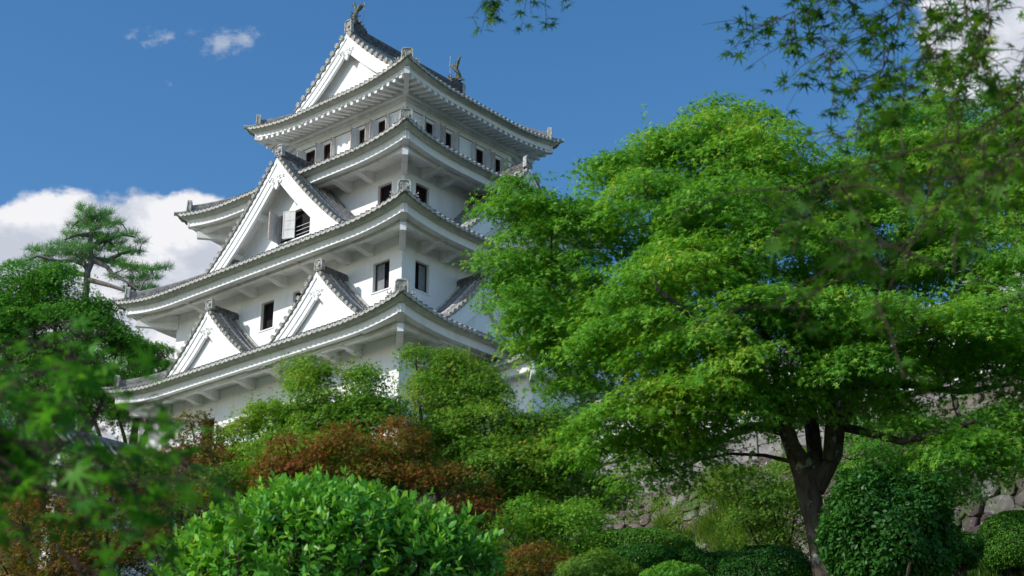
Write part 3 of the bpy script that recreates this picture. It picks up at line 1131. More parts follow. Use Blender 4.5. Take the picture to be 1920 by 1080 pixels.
# the great gables on the second roof, running back into the third
gable(frA2, 3.27, cprof(31.42, 27.05, 4.18, 0.24), 4.28, 0.78, -0.10, -4.3, pend=0.95, ridge_h=0.38, kudari=0.62,
      win=(2.06, 3.93, 27.95, 29.22))
gable(frB2, 3.43, cprof(31.42, 27.05, 4.18, 0.24), 4.28, 0.72, -0.16, -4.3, pend=0.95, ridge_h=0.38, kudari=0.62)
# window of the great left gable
fg = frame(0, X2 + 0.10, 0, 0, 0)
w_o = window(fg, 2.06, 3.93, 27.95, 29.22, keep)
m = MB()
for z in (28.12, 28.30, 28.48):
    m.tube([fg(2.1, -0.06, z), fg(3.9, -0.06, z)], 0.012, 5)
m.build('guard_bars', M['rod_white'], w_o, dz=Z0)
shutter(fg, 3.90, radians(80), 28.0, 29.2, 0.62, w_o, flip=-1, panels=3)
shutter(fg, 2.93, radians(24), 28.0, 29.2, 0.52, w_o, flip=1, panels=3)

# top roof: the upper gabled part
ZE4 = 34.92
prof4 = lambda d: ZE4 + R4(4.965 - min(d, 4.9))
frC4 = frame(2, 0, XB, 0, YB)
gable(frA4, 3.345, prof4, 3.06, 0.42, -0.08, -XB / 2, discs=True, pend=0.85, ridge_h=0.50, kudari=0.66)
gable(frC4, 3.345, prof4, 3.06, 0.42, -0.08, -XB / 2 + 0.004, discs=True, pend=0.85, ridge_h=0.50, kudari=0.66)


def fish(c, d):
    """ridge-end fish: head on the ridge, body arching upward, forked tail and spiny fins; d = direction the belly faces"""
    d, s, w = basis(d)
    c = np.array(c, float)
    def P(x, y, z=0.0):
        return c + d * x + w * y + s * z
    root = MB()
    spine = [(-0.42, 0.10), (-0.30, 0.20), (-0.10, 0.22), (0.06, 0.34), (0.12, 0.52), (0.08, 0.72), (0.0, 0.88), (-0.04, 1.0)]
    rad = [0.10, 0.17, 0.20, 0.19, 0.165, 0.13, 0.095, 0.07]
    root.tube([P(x, y) for x, y in spine], rad, 9, up=s)
    # jaws
    root.tube([P(-0.36, 0.16), P(-0.52, 0.24), P(-0.60, 0.34)], [0.11, 0.08, 0.04], 7, up=s)
    root.tube([P(-0.36, 0.06), P(-0.52, 0.04), P(-0.62, 0.10)], [0.09, 0.06, 0.03], 7, up=s)
    body = root.build('roof_fish_ornament', M['bronze'], keep, smooth=True, dz=Z0)
    f = MB()
    # forked tail: two ribbed lobes curling outward
    for sg in (-1, 1):
        tall = 0.24 if sg < 0 else 0.0
        for q in (0.0, 0.5, 1.0):
            f.tube([P(-0.03, 0.93, 0), P(-0.03 - 0.08 * q, 1.10 + tall * 0.4, sg * (0.10 + 0.05 * q)), P(-0.04 - 0.08 * q, 1.24 - 0.05 * q + tall, sg * (0.20 + 0.08 * q)), P(-0.05 - 0.08 * q, 1.22 - 0.12 * q + tall * 1.3, sg * (0.32 + 0.08 * q))],
                   [0.06, 0.065, 0.05, 0.015], 6, up=d)
    f.tube([P(-0.03, 0.95), P(-0.06, 1.15), P(-0.12, 1.30)], [0.06, 0.05, 0.015], 6, up=s)
    # two stiff spines on the back and a dorsal crest
    for (x0, y0, x1, y1) in ((0.10, 0.66, -0.30, 0.86), (-0.16, 0.24, -0.52, 0.50)):
        f.tube([P(x0, y0), P((x0 + x1) / 2, (y0 + y1) / 2), P(x1, y1)], [0.03, 0.024, 0.015], 5, up=s)
    for (x, y) in ((0.26, 0.42), (0.28, 0.56), (0.22, 0.72)):
        f.tube([P(x - 0.10, y - 0.06), P(x, y), P(x + 0.10, y + 0.08)], [0.06, 0.045, 0.012], 5, up=s)
    for sg in (-1, 1):
        f.tube([P(-0.05, 0.28, sg * 0.15), P(0.02, 0.30, sg * 0.30), P(0.06, 0.24, sg * 0.42), P(0.08, 0.14, sg * 0.47)], [0.07, 0.06, 0.04, 0.012], 6, up=s)
        f.disc(P(-0.34, 0.27, sg * 0.15), s * sg + w * 0.5, 0.045, 0.04, 8)
    f.build('fins', M['bronze'], body, dz=Z0)
    b = MB()
    b.tube([P(-0.55, 0.02), P(-0.2, 0.05), P(0.2, 0.03)], [0.2, 0.24, 0.2], 8, up=w)
    b.build('fish_base', M['tile_dark'], body, dz=Z0)
    r = MB()
    r.tube([P(-0.30, 0.2, 0.1), P(-0.36, 1.0, 0.12), P(-0.34, 1.55, 0.12)], 0.012, 5)
    r.build('lightning_rod', M['metal'], body, dz=Z0)


ZR = prof4(0) + 0.50
fish((0.12, 3.345, ZR - 0.12), (-1, 0, 0))
fish((XB - 0.05, 3.345, ZR - 0.12), (1, 0, 0))
# carved bracket under the left end of the lowest eave
m = MB()
fr = frame(3, X2, XE2, Y2, YE2)
for (x, z0, z1) in ((0.0, 21.35, 22.2), (0.5, 21.55, 22.15), (0.95, 21.8, 22.1)):
    pass
prof = [(0.0, 21.1), (0.18, 21.18), (0.22, 21.35), (0.42, 21.4), (0.5, 21.58), (0.72, 21.62), (0.8, 21.8), (1.05, 21.86), (1.05, 22.1), (0.0, 22.2)]
m.prism([fr(X2 + 0.02, v, z) for v, z in prof], (0.22, 0, 0))
m.build('carved_bracket', M['plaster'], keep, dz=Z0)


# ------------------------------------------------------------------ terrain
def ground_h(x, y):
    x = np.asarray(x, float)
    y = np.asarray(y, float)
    def sm(t):
        t = np.clip(t, 0, 1)
        return t * t * (3 - 2 * t)
    h = 0.215 * np.clip(y, 0, 34) - 0.1
    h = h + 1.75 * sm((x - 2.2) / 2.6) * sm((y - 12) / 6) * (1 - sm((y - 26) / 10))
    h = h - 1.0 * sm((-x - 0.5) / 5) * sm((y - 6) / 10) * (1 - sm((y - 40) / 10))
    # the slope steepens behind the retaining wall up to the keep's terrace
    line = (y - 46.5) * 0.61 + (x - 3.5) * 0.80      # signed distance behind the stone wall
    h2 = h + (13.9 - h) * sm((line + 0.4) / 1.2)
    w = sm((x + 1.0) / 3.0)
    hl = h + (17.0 - h) * sm((y - 43) / 13)
    h = hl * (1 - w) + h2 * w
    h = h + (17.6 - h) * sm((y - 50) / 5.0) * sm((26 - np.abs(x)) / 10)
    far = np.sqrt(x * x + (y - 40) ** 2)
    h = h * (1 - sm((far - 75) / 200)) + 0 * far
    return h


def build_ground():
    xs = np.concatenate([[-4000, -1500, -600, -300, -160, -100], np.arange(-70, 71, 1.2), [100, 160, 300, 600, 1500, 4000]])
    ys = np.concatenate([[-4000, -1500, -600, -200, -80, -30, -10], np.arange(-4, 110, 1.2), [140, 200, 300, 600, 1500, 4000]])
    X, Y = np.meshgrid(xs, ys)
    H = ground_h(X, Y)
    H = H + 0.08 * np.sin(X * 1.7 + Y * 0.9) * np.cos(Y * 1.3) * (np.abs(X) < 70)
    v = np.stack([X, Y, H], -1).reshape(-1, 3)
    nx = len(xs)
    q = []
    for j in range(len(ys) - 1):
        a = j * nx + np.arange(nx - 1)
        q.append(np.stack([a, a + 1, a + nx + 1, a + nx], 1))
    o = np_mesh('ground', v, 4, np.concatenate(q), M['ground'], smooth=True)
    tag(o, kind='structure')


build_ground()


# ------------------------------------------------------------------ stone walls
def stone_wall(name, p0, p1, ztop, zbot, batter, size, label, seed, mat='stone'):
    """dry-laid wall of irregular boulders; p0-p1 top line in plan, leaning back upwards"""
    rg = np.random.default_rng(seed)
    p0, p1 = np.array(p0, float), np.array(p1, float)
    L_ = np.linalg.norm(p1 - p0)
    t = (p1 - p0) / L_
    nrm = np.array([t[1], -t[0]])          # outwards, towards the camera
    if nrm @ (-p0) < 0:
        nrm = -nrm
    Hh = ztop - zbot
    m = MB()
    row = 0
    z = 0.0
    while z < Hh - 0.2:
        hh = min(size * rg.uniform(0.5, 1.05), Hh - z + 0.1)
        u = -size * rg.uniform(0, 1)
        while u < L_:
            ww = size * rg.uniform(0.7, 1.75)
            cu, cz = u + ww / 2, z + hh / 2 + rg.uniform(-0.08, 0.08) * size
            k = 9
            a0 = rg.uniform(0, 6.28)
            rot = rg.uniform(-0.35, 0.35)
            pts = []
            for i in range(k):
                a = a0 + 2 * pi * i / k
                r = rg.uniform(0.84, 1.14)
                # superellipse so neighbours nearly touch
                cx, cy = cos(a), sin(a)
                f = (abs(cx) ** 3 + abs(cy) ** 3) ** (-1 / 3)
                x, y = cx * f * ww * 0.52 * r, cy * f * hh * 0.54 * r
                pts.append((x * cos(rot) - y * sin(rot), x * sin(rot) + y * cos(rot)))
            bulge = size * rg.uniform(0.10, 0.26)
            tilt = rg.uniform(-0.2, 0.2, 2)
            def W3(x, y, d):
                uu, zz = cu + x, cz + y
                off = (Hh - zz) * batter + d
                q = p0 + t * uu + nrm * off
                return (q[0], q[1], zbot + zz)
            n = len(m.v)
            rings = [(1.0, -0.25), (0.97, 0.02), (0.88, bulge * 0.75), (0.58, bulge)]
            for (s, d) in rings:
                for (x, y) in pts:
                    m.v.append(W3(x * s, y * s, d + (tilt[0] * x + tilt[1] * y) * (1 if d > 0 else 0) + rg.uniform(-0.025, 0.025) * size))
            for r_ in range(3):
                for i in range(k):
                    j = (i + 1) % k
                    m.f.append((n + r_ * k + i, n + r_ * k + j, n + (r_ + 1) * k + j, n + (r_ + 1) * k + i))
            m.f.append(tuple(n + 3 * k + i for i in range(k)))
            u += ww
        z += hh * 0.93
    # packed earth behind the stones
    o = m.build(name, M[mat])
    b = MB()
    q0, q1 = p0 - t * 0.5, p1 + t * 0.5
    bo = nrm * (Hh * batter)
    b.box8([(*(q0 + bo - nrm * 0.02), zbot), (*(q1 + bo - nrm * 0.02), zbot), (*(q1 - nrm * 1.2), zbot), (*(q0 - nrm * 1.2), zbot),
            (*(q0 - nrm * 0.02), ztop - 0.1), (*(q1 - nrm * 0.02), ztop - 0.1), (*(q1 - nrm * 1.2), ztop - 0.1), (*(q0 - nrm * 1.2), ztop - 0.1)])
    b.build('earth_core', M['ground'], o)
    tag(o, label, 'stone wall', kind='thing')
    return o


stone_wall('stone_wall', (2.2, 48.2), (16.5, 29.4), 13.8, 7.8, 0.28, 0.46, 'long retaining wall of pinkish grey boulders sloping up behind the big maple', 3)
stone_wall('stone_wall', (6.6, 30.5), (14.0, 21.5), 9.75, 5.2, 0.30, 0.42, 'brown boulder wall darkened in colour for shade at the right edge behind the clipped bushes', 5, mat='stone_shade_toned')

# ------------------------------------------------------------------ low plastered wall and turret
AD = np.array([sin(YAW), -cos(YAW)])           # direction of the keep's left face, towards the camera side
def long_wall():
    root = empty('plaster_wall', (0, 0, 0))
    tag(root, 'long white plastered wall with grey boards below, above the boulder wall', 'wall', kind='thing')
    p = np.array([2.66, 49.0])
    n = np.array([-cos(YAW), -sin(YAW)])
    def fr(u, v, z):
        q = p + AD * u + n * v
        return np.array([q[0], q[1], z])
    a, b, c, d, e = MB(), MB(), MB(), MB(), MB()
    a.fbox(fr, 0, 16, -0.5, 0, 15.58, 17.15)
    b.fbox(fr, 0.02, 16, -0.48, -0.06, 13.6, 15.58)
    o = a.build('plaster_panel', M['plaster'], root)
    u = 0.0
    for i in range(3):
        b.fbox(fr, 0.02, 16, -0.06, -0.03 + 0.012 * i, 14.1 + i * 0.5, 14.1 + i * 0.5 + 0.485)
    while u < 16:
        c.fbox(fr, u, u + 0.09, -0.03, 0.045, 13.6, 15.55)
        u += 1.15
    c.fbox(fr, 0, 16, -0.02, 0.09, 15.56, 15.66)
    b.build('board_cladding', M['boards'], root)
    c.build('battens', M['boards'], root)
    for sg in (-1, 1):
        rows = []
        for (v, z) in ((0.0, 17.62), (0.22, 17.46), (0.44, 17.26), (0.46, 17.18), (0.0, 17.16)):
            rows.append([fr(u_, -0.25 + sg * v, z) for u_ in (-0.15, 16)])
        d.grid(rows)
        u = -0.1
        while u < 16:
            d.tube([fr(u, -0.25 + sg * 0.05, 17.62), fr(u, -0.25 + sg * 0.25, 17.47), fr(u, -0.25 + sg * 0.48, 17.27)], 0.065, 4, half=True)
            d.disc(fr(u, -0.25 + sg * 0.49, 17.27), fr(0, sg, 0) - fr(0, 0, 0), 0.07, 0.03, 8)
            u += 0.26
    d.tube([fr(-0.2, -0.25, 17.68), fr(16, -0.25, 17.68)], 0.11, 8)
    co = d.build('tiled_coping', M['tile'], root)


long_wall()


def small_turret():
    root = empty('corner_turret', (KC[0], KC[1], Z0), YAW)
    tag(root, 'small white turret with a tiled roof attached to the right foot of the keep', 'turret')
    rect = (0.30, 8.5, -6.55, Y2 - 0.05)
    wall('turret_wall', rect, Z0 - 0.5, 21.4, {}, root)
    skirt('turret', rect, 0.85, 21.35, 2.0, R1, 0.22, parent=root, tail=2.0, beam=0.45, oni=False, bottom_gap=0.36)
    return root


small_turret()


def left_wall():
    root = empty('roofed_wall', (0, 0, 0))
    tag(root, 'low white wall with a grey tiled coping left of the keep behind leaves', 'wall', kind='thing')
    P0, P1 = np.array([-12.3, 42.6]), np.array([-7.4, 48.4])
    t = (P1 - P0) / np.linalg.norm(P1 - P0)
    n = np.array([t[1], -t[0]])
    L_ = np.linalg.norm(P1 - P0)
    def fr(u, v, z):
        q = P0 + t * u + n * v
        return np.array([q[0], q[1], z])
    a, d, e = MB(), MB(), MB()
    a.fbox(fr, 0, L_, -0.5, 0, 10.0, 14.15)
    a.build('plaster_panel', M['plaster_dirty'], root)
    for sg in (-1, 1):
        rows = []
        for (v, z) in ((0.0, 14.75), (0.3, 14.52), (0.6, 14.26), (0.62, 14.18), (0.0, 14.16)):
            rows.append([fr(u_, -0.25 + sg * v, z) for u_ in (-0.15, L_ + 0.15)])
        d.grid(rows)
        u = -0.1
        while u < L_ + 0.1:
            d.tube([fr(u, -0.25 + sg * 0.05, 14.75), fr(u, -0.25 + sg * 0.3, 14.53), fr(u, -0.25 + sg * 0.63, 14.27)], 0.075, 4, half=True)
            d.disc(fr(u, -0.25 + sg * 0.64, 14.27), fr(0, sg, 0) - fr(0, 0, 0), 0.08, 0.03, 8)
            u += 0.28
    d.tube([fr(-0.2, -0.25, 14.82), fr(L_ + 0.2, -0.25, 14.82)], 0.12, 8)
    co = d.build('tiled_coping', M['tile'], root)


left_wall()


# ------------------------------------------------------------------ foliage
def star_template(angles, lens, notch, droop=0.14):
    """palmate leaf: one quad per lobe, sharing the centre"""
    v = [(0, 0, 0)]
    n = len(angles)
    an = [radians(a) for a in angles]
    na = [an[0] - 0.42] + [(an[i] + an[i + 1]) / 2 for i in range(n - 1)] + [an[-1] + 0.42]
    for i, a in enumerate(na):
        r = notch * (0.6 if i in (0, n) else 1.0)
        v.append((r * sin(a), r * cos(a), 0.02))
    for a, l in zip(an, lens):
        v.append((l * sin(a), l * cos(a), -droop * l))
    q = [(0, 1 + i, 1 + n + 1 + i, 2 + i) for i in range(n)]
    v = np.array(v)
    v[:, 1] += 0.0
    return v * 0.62, np.array(q)


MAPLE5 = star_template([-112, -55, 0, 55, 112], [0.62, 0.92, 1.05, 0.92, 0.62], 0.26)
MAPLE7 = star_template([-135, -88, -42, 0, 42, 88, 135], [0.45, 0.78, 0.98, 1.08, 0.98, 0.78, 0.45], 0.24, 0.16)
MAPLE3 = star_template([-75, 0, 75], [0.85, 1.05, 0.85], 0.30)
OVAL = (np.array([(0, -0.5, 0), (0.24, -0.18, 0.05), (0.22, 0.18, 0.04), (0, 0.52, -0.06), (-0.22, 0.18, 0.04), (-0.24, -0.18, 0.05), (0, -0.18, 0), (0, 0.18, 0)]),
        np.array([(0, 1, 6, 6), (0, 6, 5, 5), (6, 1, 2, 7), (6, 7, 4, 5), (7, 2, 3, 3), (7, 3, 4, 4)]))
DIAM = (np.array([(0, -0.5, 0), (0.27, 0.0, 0.05), (0, 0.5, -0.03), (-0.27, 0.0, 0.05)]), np.array([(0, 1, 2, 3)]))
OVAL = (OVAL[0], np.array([(0, 1, 6, 5), (5, 6, 7, 4), (6, 1, 2, 7), (4, 7, 2, 3)]))


def unit(a):
    return a / (np.linalg.norm(a, axis=-1, keepdims=True) + 1e-9)


def leaves(name, c, nrm, size, tmpl, mat, parent, heading=None, smooth=False):
    """c (N,3) leaf bases, nrm (N,3) facing, size (N,)"""
    V, Q = tmpl
    N = len(c)
    nrm = unit(nrm)
    if heading is None:
        heading = RNG.normal(size=(N, 3))
    s = unit(np.cross(heading, nrm))
    h = np.cross(nrm, s)
    P = (c[:, None, :] + size[:, None, None] * (V[None, :, 0:1] * s[:, None, :] + V[None, :, 1:2] * h[:, None, :] + V[None, :, 2:3] * nrm[:, None, :]))
    q = Q[None] + (np.arange(N) * len(V))[:, None, None]
    return np_mesh(name, P.reshape(-1, 3), Q.shape[1], q.reshape(-1, Q.shape[1]), mat, parent, smooth)


def sample_pads(blobs, spacing, rg, shell=0.55, up_bias=0.15):
    """centres of leaf layers spread through ellipsoids (x,y,z,rx,ry,rz[,density])"""
    out = []
    for b in blobs:
        c, r = np.array(b[:3]), np.array(b[3:6])
        dens = b[6] if len(b) > 6 else 1.0
        area = 4 * pi * ((r[0] * r[1]) ** 1.6 / 3 + (r[0] * r[2]) ** 1.6 / 3 + (r[1] * r[2]) ** 1.6 / 3) ** (1 / 1.6)
        n = max(3, int(area / (spacing ** 2) * 1.15 * dens))
        d = unit(rg.normal(size=(n, 3)))
        d[:, 2] += up_bias
        d = unit(d)
        rad = shell + (1 - shell) * rg.random(n) ** 0.6
        out.append(np.concatenate([c + d * r * rad[:, None], d], 1))
    return np.concatenate(out)


def pad_leaves(pads, R, per, rg, flat=0.28, leaf_up=1.0, jitter=0.55, curve=0.35, outw=0.45):
    """leaves of each layer: flat drooping spray around every pad centre"""
    n = len(pads)
    c = np.repeat(pads[:, :3], per, 0)
    d = np.repeat(pads[:, 3:6], per, 0)
    Rr = np.repeat(R * rg.uniform(0.65, 1.25, n), per)
    th = rg.uniform(0, 2 * pi, n * per)
    u = np.sqrt(rg.random(n * per)) 
    pn = unit(np.array([0, 0, 1.0]) * 1.0 + d * outw + rg.normal(size=(n, 3)).repeat(per, 0) * 0.12)
    s = unit(np.cross(pn, np.array([0.3, 1.0, 0.1])))
    w = np.cross(pn, s)
    # ragged outline: lobes differ by angle
    ph = np.repeat(rg.uniform(0, 6.28, n), per)
    rag = 1 + 0.30 * np.sin(3 * th + ph) + 0.22 * np.sin(7 * th + 2 * ph)
    x = Rr * u * rag * np.cos(th)
    y = Rr * u * rag * np.sin(th)
    z = -curve * Rr * u ** 2 + rg.normal(size=n * per) * flat * Rr * 0.5
    P = c + s * x[:, None] + w * y[:, None] + pn * z[:, None]
    rad = unit(s * x[:, None] + w * y[:, None])
    nn = unit(pn * leaf_up + rad * 0.5 * u[:, None] + rg.normal(size=(n * per, 3)) * jitter)
    head = unit(rad + rg.normal(size=(n * per, 3)) * 0.6 - np.array([0, 0, 0.22]))
    return P, nn, head


def limb_path(a, b, rg, sag=0.06, n=7, wig=0.035):
    a, b = np.array(a, float), np.array(b, float)
    L_ = np.linalg.norm(b - a)
    pts = []
    off = rg.normal(size=3) * wig * L_
    for i in range(n):
        t = i / (n - 1)
        p = a * (1 - t) + b * t + np.array([0, 0, 1]) * sag * L_ * sin(pi * t) + off * sin(pi * t) + (rg.normal(size=3) * 0.012 * L_ if 0 < i < n - 1 else 0)
        pts.append(p)
    return pts


def blob_px(px, py, Y, rx, ry, rd, dens=1.0):
    """ellipsoid given by where it appears, its depth and its radii (pixels wide / high, metres deep)"""
    c = at(px, py, Y)
    D = np.linalg.norm(c - np.array([0, 0, CAMZ]))
    return (c[0], c[1], c[2], rx * D / F_PX, rd, ry * D / F_PX, dens)


def make_tree(name, label, cat, blobs, trunk, limbs, leafmat, tmpl, leaf, spacing, R, per, seed, bark='bark_thin', group=None,
              trunk_name='trunk', shell=0.5, twigs=True, flat=0.28, jitter=0.55, curve=0.35, outw=0.45, sprigs=(), up_bias=0.15, twig_r=0.012,
              crown_name='crown'):
    """trunk: (points, radii); limbs: list of (points, radii); crown: layered sprays of real leaves"""
    rg = np.random.default_rng(seed)
    base = np.array(trunk[0][0])
    root = empty(name, tuple(base))
    tag(root, label, cat, group)
    T = MB()
    T.tube(trunk[0], trunk[1], 12)
    for pts, rad in limbs:
        T.tube(pts, rad, 8)
    nodes = []
    for pts, rad in [(trunk[0], trunk[1])] + list(limbs):
        pts = [np.array(p, float) for p in pts]
        for i in range(len(pts) - 1):
            for t in (0.0, 0.33, 0.66):
                nodes.append(pts[i] * (1 - t) + pts[i + 1] * t)
        nodes.append(pts[-1])
    nodes = np.array(nodes)
    pads = sample_pads(blobs, spacing, rg, shell, up_bias)
    if twigs:
        # join pads to the limbs, each through the nearest node that lies lower
        order = np.argsort(pads[:, 2])
        for i in order[::1]:
            p = pads[i, :3]
            dv = nodes - p
            dist = np.linalg.norm(dv, axis=1) + np.maximum(0, nodes[:, 2] - p[2] + 0.1) * 2.0
            k = int(np.argmin(dist))
            q = nodes[k]
            L_ = np.linalg.norm(q - p)
            if L_ < 0.05:
                continue
            path = limb_path(q, p - np.array([0, 0, 0.03]), rg, 0.05, 5, 0.06)
            r0 = twig_r * (0.6 + 0.9 * L_ / (R + 0.4))
            T.tube(path, [r0 * (1 - 0.75 * j / 4) for j in range(5)], 4, cap=False)
            nodes = np.concatenate([nodes, np.array(path[2:])])
    v = np.array(T.v) - base
    T.v = [tuple(p) for p in v]
    T.build(trunk_name, M[bark], root, smooth=True)
    P, nn, hd = pad_leaves(pads, R, per, rg, flat, 1.0, jitter, curve, outw)
    sz = leaf * rg.uniform(0.65, 1.2, len(P))
    if len(sprigs):
        sp, sn = [], []
        for (a, b, cnt) in sprigs:
            a, b = np.array(a), np.array(b)
            for i in range(cnt):
                t = i / cnt
                sp.append(a * (1 - t) + b * t + rg.normal(size=3) * leaf * 0.35)
                sn.append(rg.normal(size=3) * 0.6 + np.array([0, -0.3, 0.8]))
        P = np.concatenate([P, np.array(sp)])
        nn = np.concatenate([nn, unit(np.array(sn))])
        hd = np.concatenate([hd, unit(rg.normal(size=(len(sp), 3)))])
        sz = np.concatenate([sz, leaf * rg.uniform(0.6, 1.0, len(sp))])
    leaves(crown_name, P - base, nn, sz, tmpl, leafmat, root, hd)
    return root


def px_path(pts):
    return [at(*p) for p in pts]


# the great maple on the right -----------------------------------------
Yt = 18.0
tr_pts = [(1592, 1260, Yt), (1560, 1130, Yt), (1543, 1050, Yt), (1530, 980, Yt), (1515, 920, Yt), (1505, 885, Yt)]
trunk = (px_path(tr_pts), [0.24, 0.165, 0.14, 0.13, 0.14, 0.12])
F0 = (1508, 900, Yt)
limbs = [
    (px_path([(1510, 905, Yt), (1490, 850, Yt - .1), (1468, 790, Yt - .3), (1440, 735, Yt - .6), (1400, 680, Yt - 1.0), (1330, 620, Yt - 1.5), (1230, 540, Yt - 1.8)]), [.11, .10, .088, .075, .06, .045, .02]),
    (px_path([(1520, 905, Yt), (1528, 850, Yt + .1), (1520, 780, Yt + .1), (1512, 700, Yt), (1520, 600, Yt - .1), (1500, 480, Yt - .3), (1470, 360, Yt - .4)]), [.105, .095, .085, .07, .055, .04, .02]),
    (px_path([(1530, 920, Yt), (1565, 850, Yt), (1572, 790, Yt - .1), (1600, 720, Yt - .2), (1650, 670, Yt - .4), (1720, 640, Yt - .7), (1800, 600, Yt - 1.0), (1920, 560, Yt - 1.3)]), [.10, .095, .085, .075, .06, .05, .035, .02]),
    (px_path([(1575, 800, Yt), (1590, 730, Yt + .2), (1640, 620, Yt + .6), (1680, 480, Yt + .9), (1720, 330, Yt + 1.0)]), [.11, .10, .08, .05, .03]),
    (px_path([(1440, 740, Yt - .5), (1380, 720, Yt - .2), (1290, 700, Yt + .3), (1180, 640, Yt + .6), (1060, 560, Yt + .8), (980, 500, Yt + .9)]), [.09, .08, .065, .05, .035, .02]),
    (px_path([(1480, 800, Yt - .2), (1400, 800, Yt + .5), (1340, 830, Yt + 1.2), (1250, 870, Yt + 1.8), (1150, 900, Yt + 2.2)]), [.07, .055, .045, .035, .02]),
    (px_path([(1580, 800, Yt), (1640, 815, Yt - .6), (1690, 828, Yt - 1.0), (1740, 815, Yt - 1.3), (1830, 790, Yt - 1.6)]), [.055, .045, .04, .035, .02]),
    (px_path([(1500, 640, Yt), (1420, 540, Yt + .5), (1330, 420, Yt + .8), (1260, 330, Yt + .9)]), [.08, .06, .04, .02]),
    (px_path([(1512, 870, Yt - .1), (1480, 820, Yt - .5), (1462, 740, Yt - .9), (1440, 640, Yt - 1.2), (1400, 560, Yt - 1.4)]), [.075, .065, .055, .04, .02]),
    (px_path([(1555, 860, Yt - .1), (1558, 780, Yt - .4), (1548, 700, Yt - .7), (1570, 600, Yt - .9)]), [.075, .065, .05, .025]),
    (px_path([(1600, 720, Yt), (1700, 720, Yt + .8), (1800, 735, Yt + 1.2), (1900, 720, Yt + 1.6)]), [.07, .055, .04, .025]),
]
B = lambda *a: blob_px(*a)
blobs = [
    # left shoulder beside the keep
    B(968, 348, Yt - .2, 26, 20, .25), B(1020, 410, Yt, 72, 44, .6), B(948, 388, Yt, 24, 18, .25), B(990, 472, Yt + .2, 56, 40, .5),
    B(1100, 430, Yt + .3, 75, 50, .7), B(1040, 530, Yt + .3, 105, 60, .8), B(945, 490, Yt, 22, 18, .25), B(985, 565, Yt, 42, 32, .5),
    B(1010, 612, Yt, 66, 36, .6), B(1080, 660, Yt, 110, 60, .8), B(1180, 560, Yt - .5, 120, 85, .9), B(1085, 735, Yt + .2, 50, 32, .5),
    # crown top left
    B(1160, 340, Yt + .3, 45, 42, .45), B(1250, 285, Yt + .5, 55, 50, .6), B(1345, 215, Yt + .6, 34, 28, .35), B(1330, 290, Yt + .3, 85, 70, .9),
    B(1230, 400, Yt - .3, 120, 85, 1.0), B(1400, 250, Yt + .4, 60, 50, .6), B(1440, 330, Yt, 95, 80, 1.0), B(1360, 420, Yt - .6, 130, 90, 1.1),
    B(1290, 520, Yt - 1.0, 130, 70, 1.0), B(1210, 640, Yt - .8, 120, 55, .9), B(1330, 620, Yt - 1.3, 120, 55, .8),
    # middle
    B(1480, 500, Yt - .8, 130, 95, 1.1), B(1540, 390, Yt + .2, 110, 85, 1.0), B(1450, 600, Yt - 1.4, 120, 50, .8), B(1560, 600, Yt - 1.2, 110, 60, .9),
    B(1260, 760, Yt - .6, 130, 45, .9), B(1170, 790, Yt - .2, 90, 55, .7), B(1330, 740, Yt - 1.0, 90, 38, .7), B(1230, 850, Yt + .8, 120, 36, .8), B(1420, 680, Yt - 1.5, 100, 34, .6),
    # right
    B(1660, 290, Yt + .8, 90, 80, .9), B(1760, 190, Yt + 1.2, 62, 60, .6), B(1780, 330, Yt + .8, 110, 90, 1.0), B(1660, 450, Yt, 120, 90, 1.0),
    B(1890, 230, Yt + 1.0, 60, 80, .7), B(1900, 400, Yt + .4, 110, 110, 1.0), B(1790, 480, Yt - .2, 110, 80, 1.0), B(1680, 600, Yt - 1.2, 110, 45, .8),
    B(1790, 620, Yt - 1.2, 110, 42, .8), B(1900, 560, Yt - .6, 110, 90, .9), B(1960, 300, Yt + .4, 90, 130, .9), B(1980, 650, Yt, 90, 90, .9),
    B(1870, 690, Yt + .6, 110, 42, .7), B(1730, 690, Yt + .7, 110, 36, .6), B(1640, 740, Yt + 1.0, 80, 34, .6), B(1800, 850, Yt - 1.2, 120, 30, .6), B(1900, 800, Yt - .8, 90, 40, .6),
    B(1720, 800, Yt - 1.0, 60, 22, .5),
    B(1570, 700, Yt - 1.1, 90, 30, .5), B(1480, 730, Yt - 1.0, 70, 26, .4), B(1620, 680, Yt - 1.4, 80, 26, .5), B(1400, 760, Yt - .8, 60, 24, .4), B(1540, 740, Yt + 1.4, 110, 40, .5),
    B(1130, 300, Yt + .3, 26, 26, .3), B(1200, 290, Yt + .4, 40, 34, .4), B(1300, 240, Yt + .5, 36, 30, .4),
]
sprigs = [(at(1215, 300, Yt), at(1208, 190, Yt), 34), (at(1225, 300, Yt), at(1240, 220, Yt), 16), (at(1105, 400, Yt), at(1072, 342, Yt), 14), (at(1112, 395, Yt), at(1085, 328, Yt), 14),
          (at(1180, 330, Yt), at(1170, 265, Yt), 16), (at(1190, 330, Yt), at(1190, 270, Yt), 12), (at(955, 330, Yt), at(948, 308, Yt), 10), (at(1395, 240, Yt), at(1392, 190, Yt), 14)]
make_tree('maple_tree', 'great spreading green maple with a lichened forked trunk, filling the right half', 'tree', blobs, trunk, limbs, L['maple'], MAPLE5,
          0.084, 0.52, 0.42, 290, 21, bark='bark', sprigs=sprigs, curve=0.40, flat=0.14, outw=0.36, shell=0.55, jitter=0.5, twig_r=0.011)


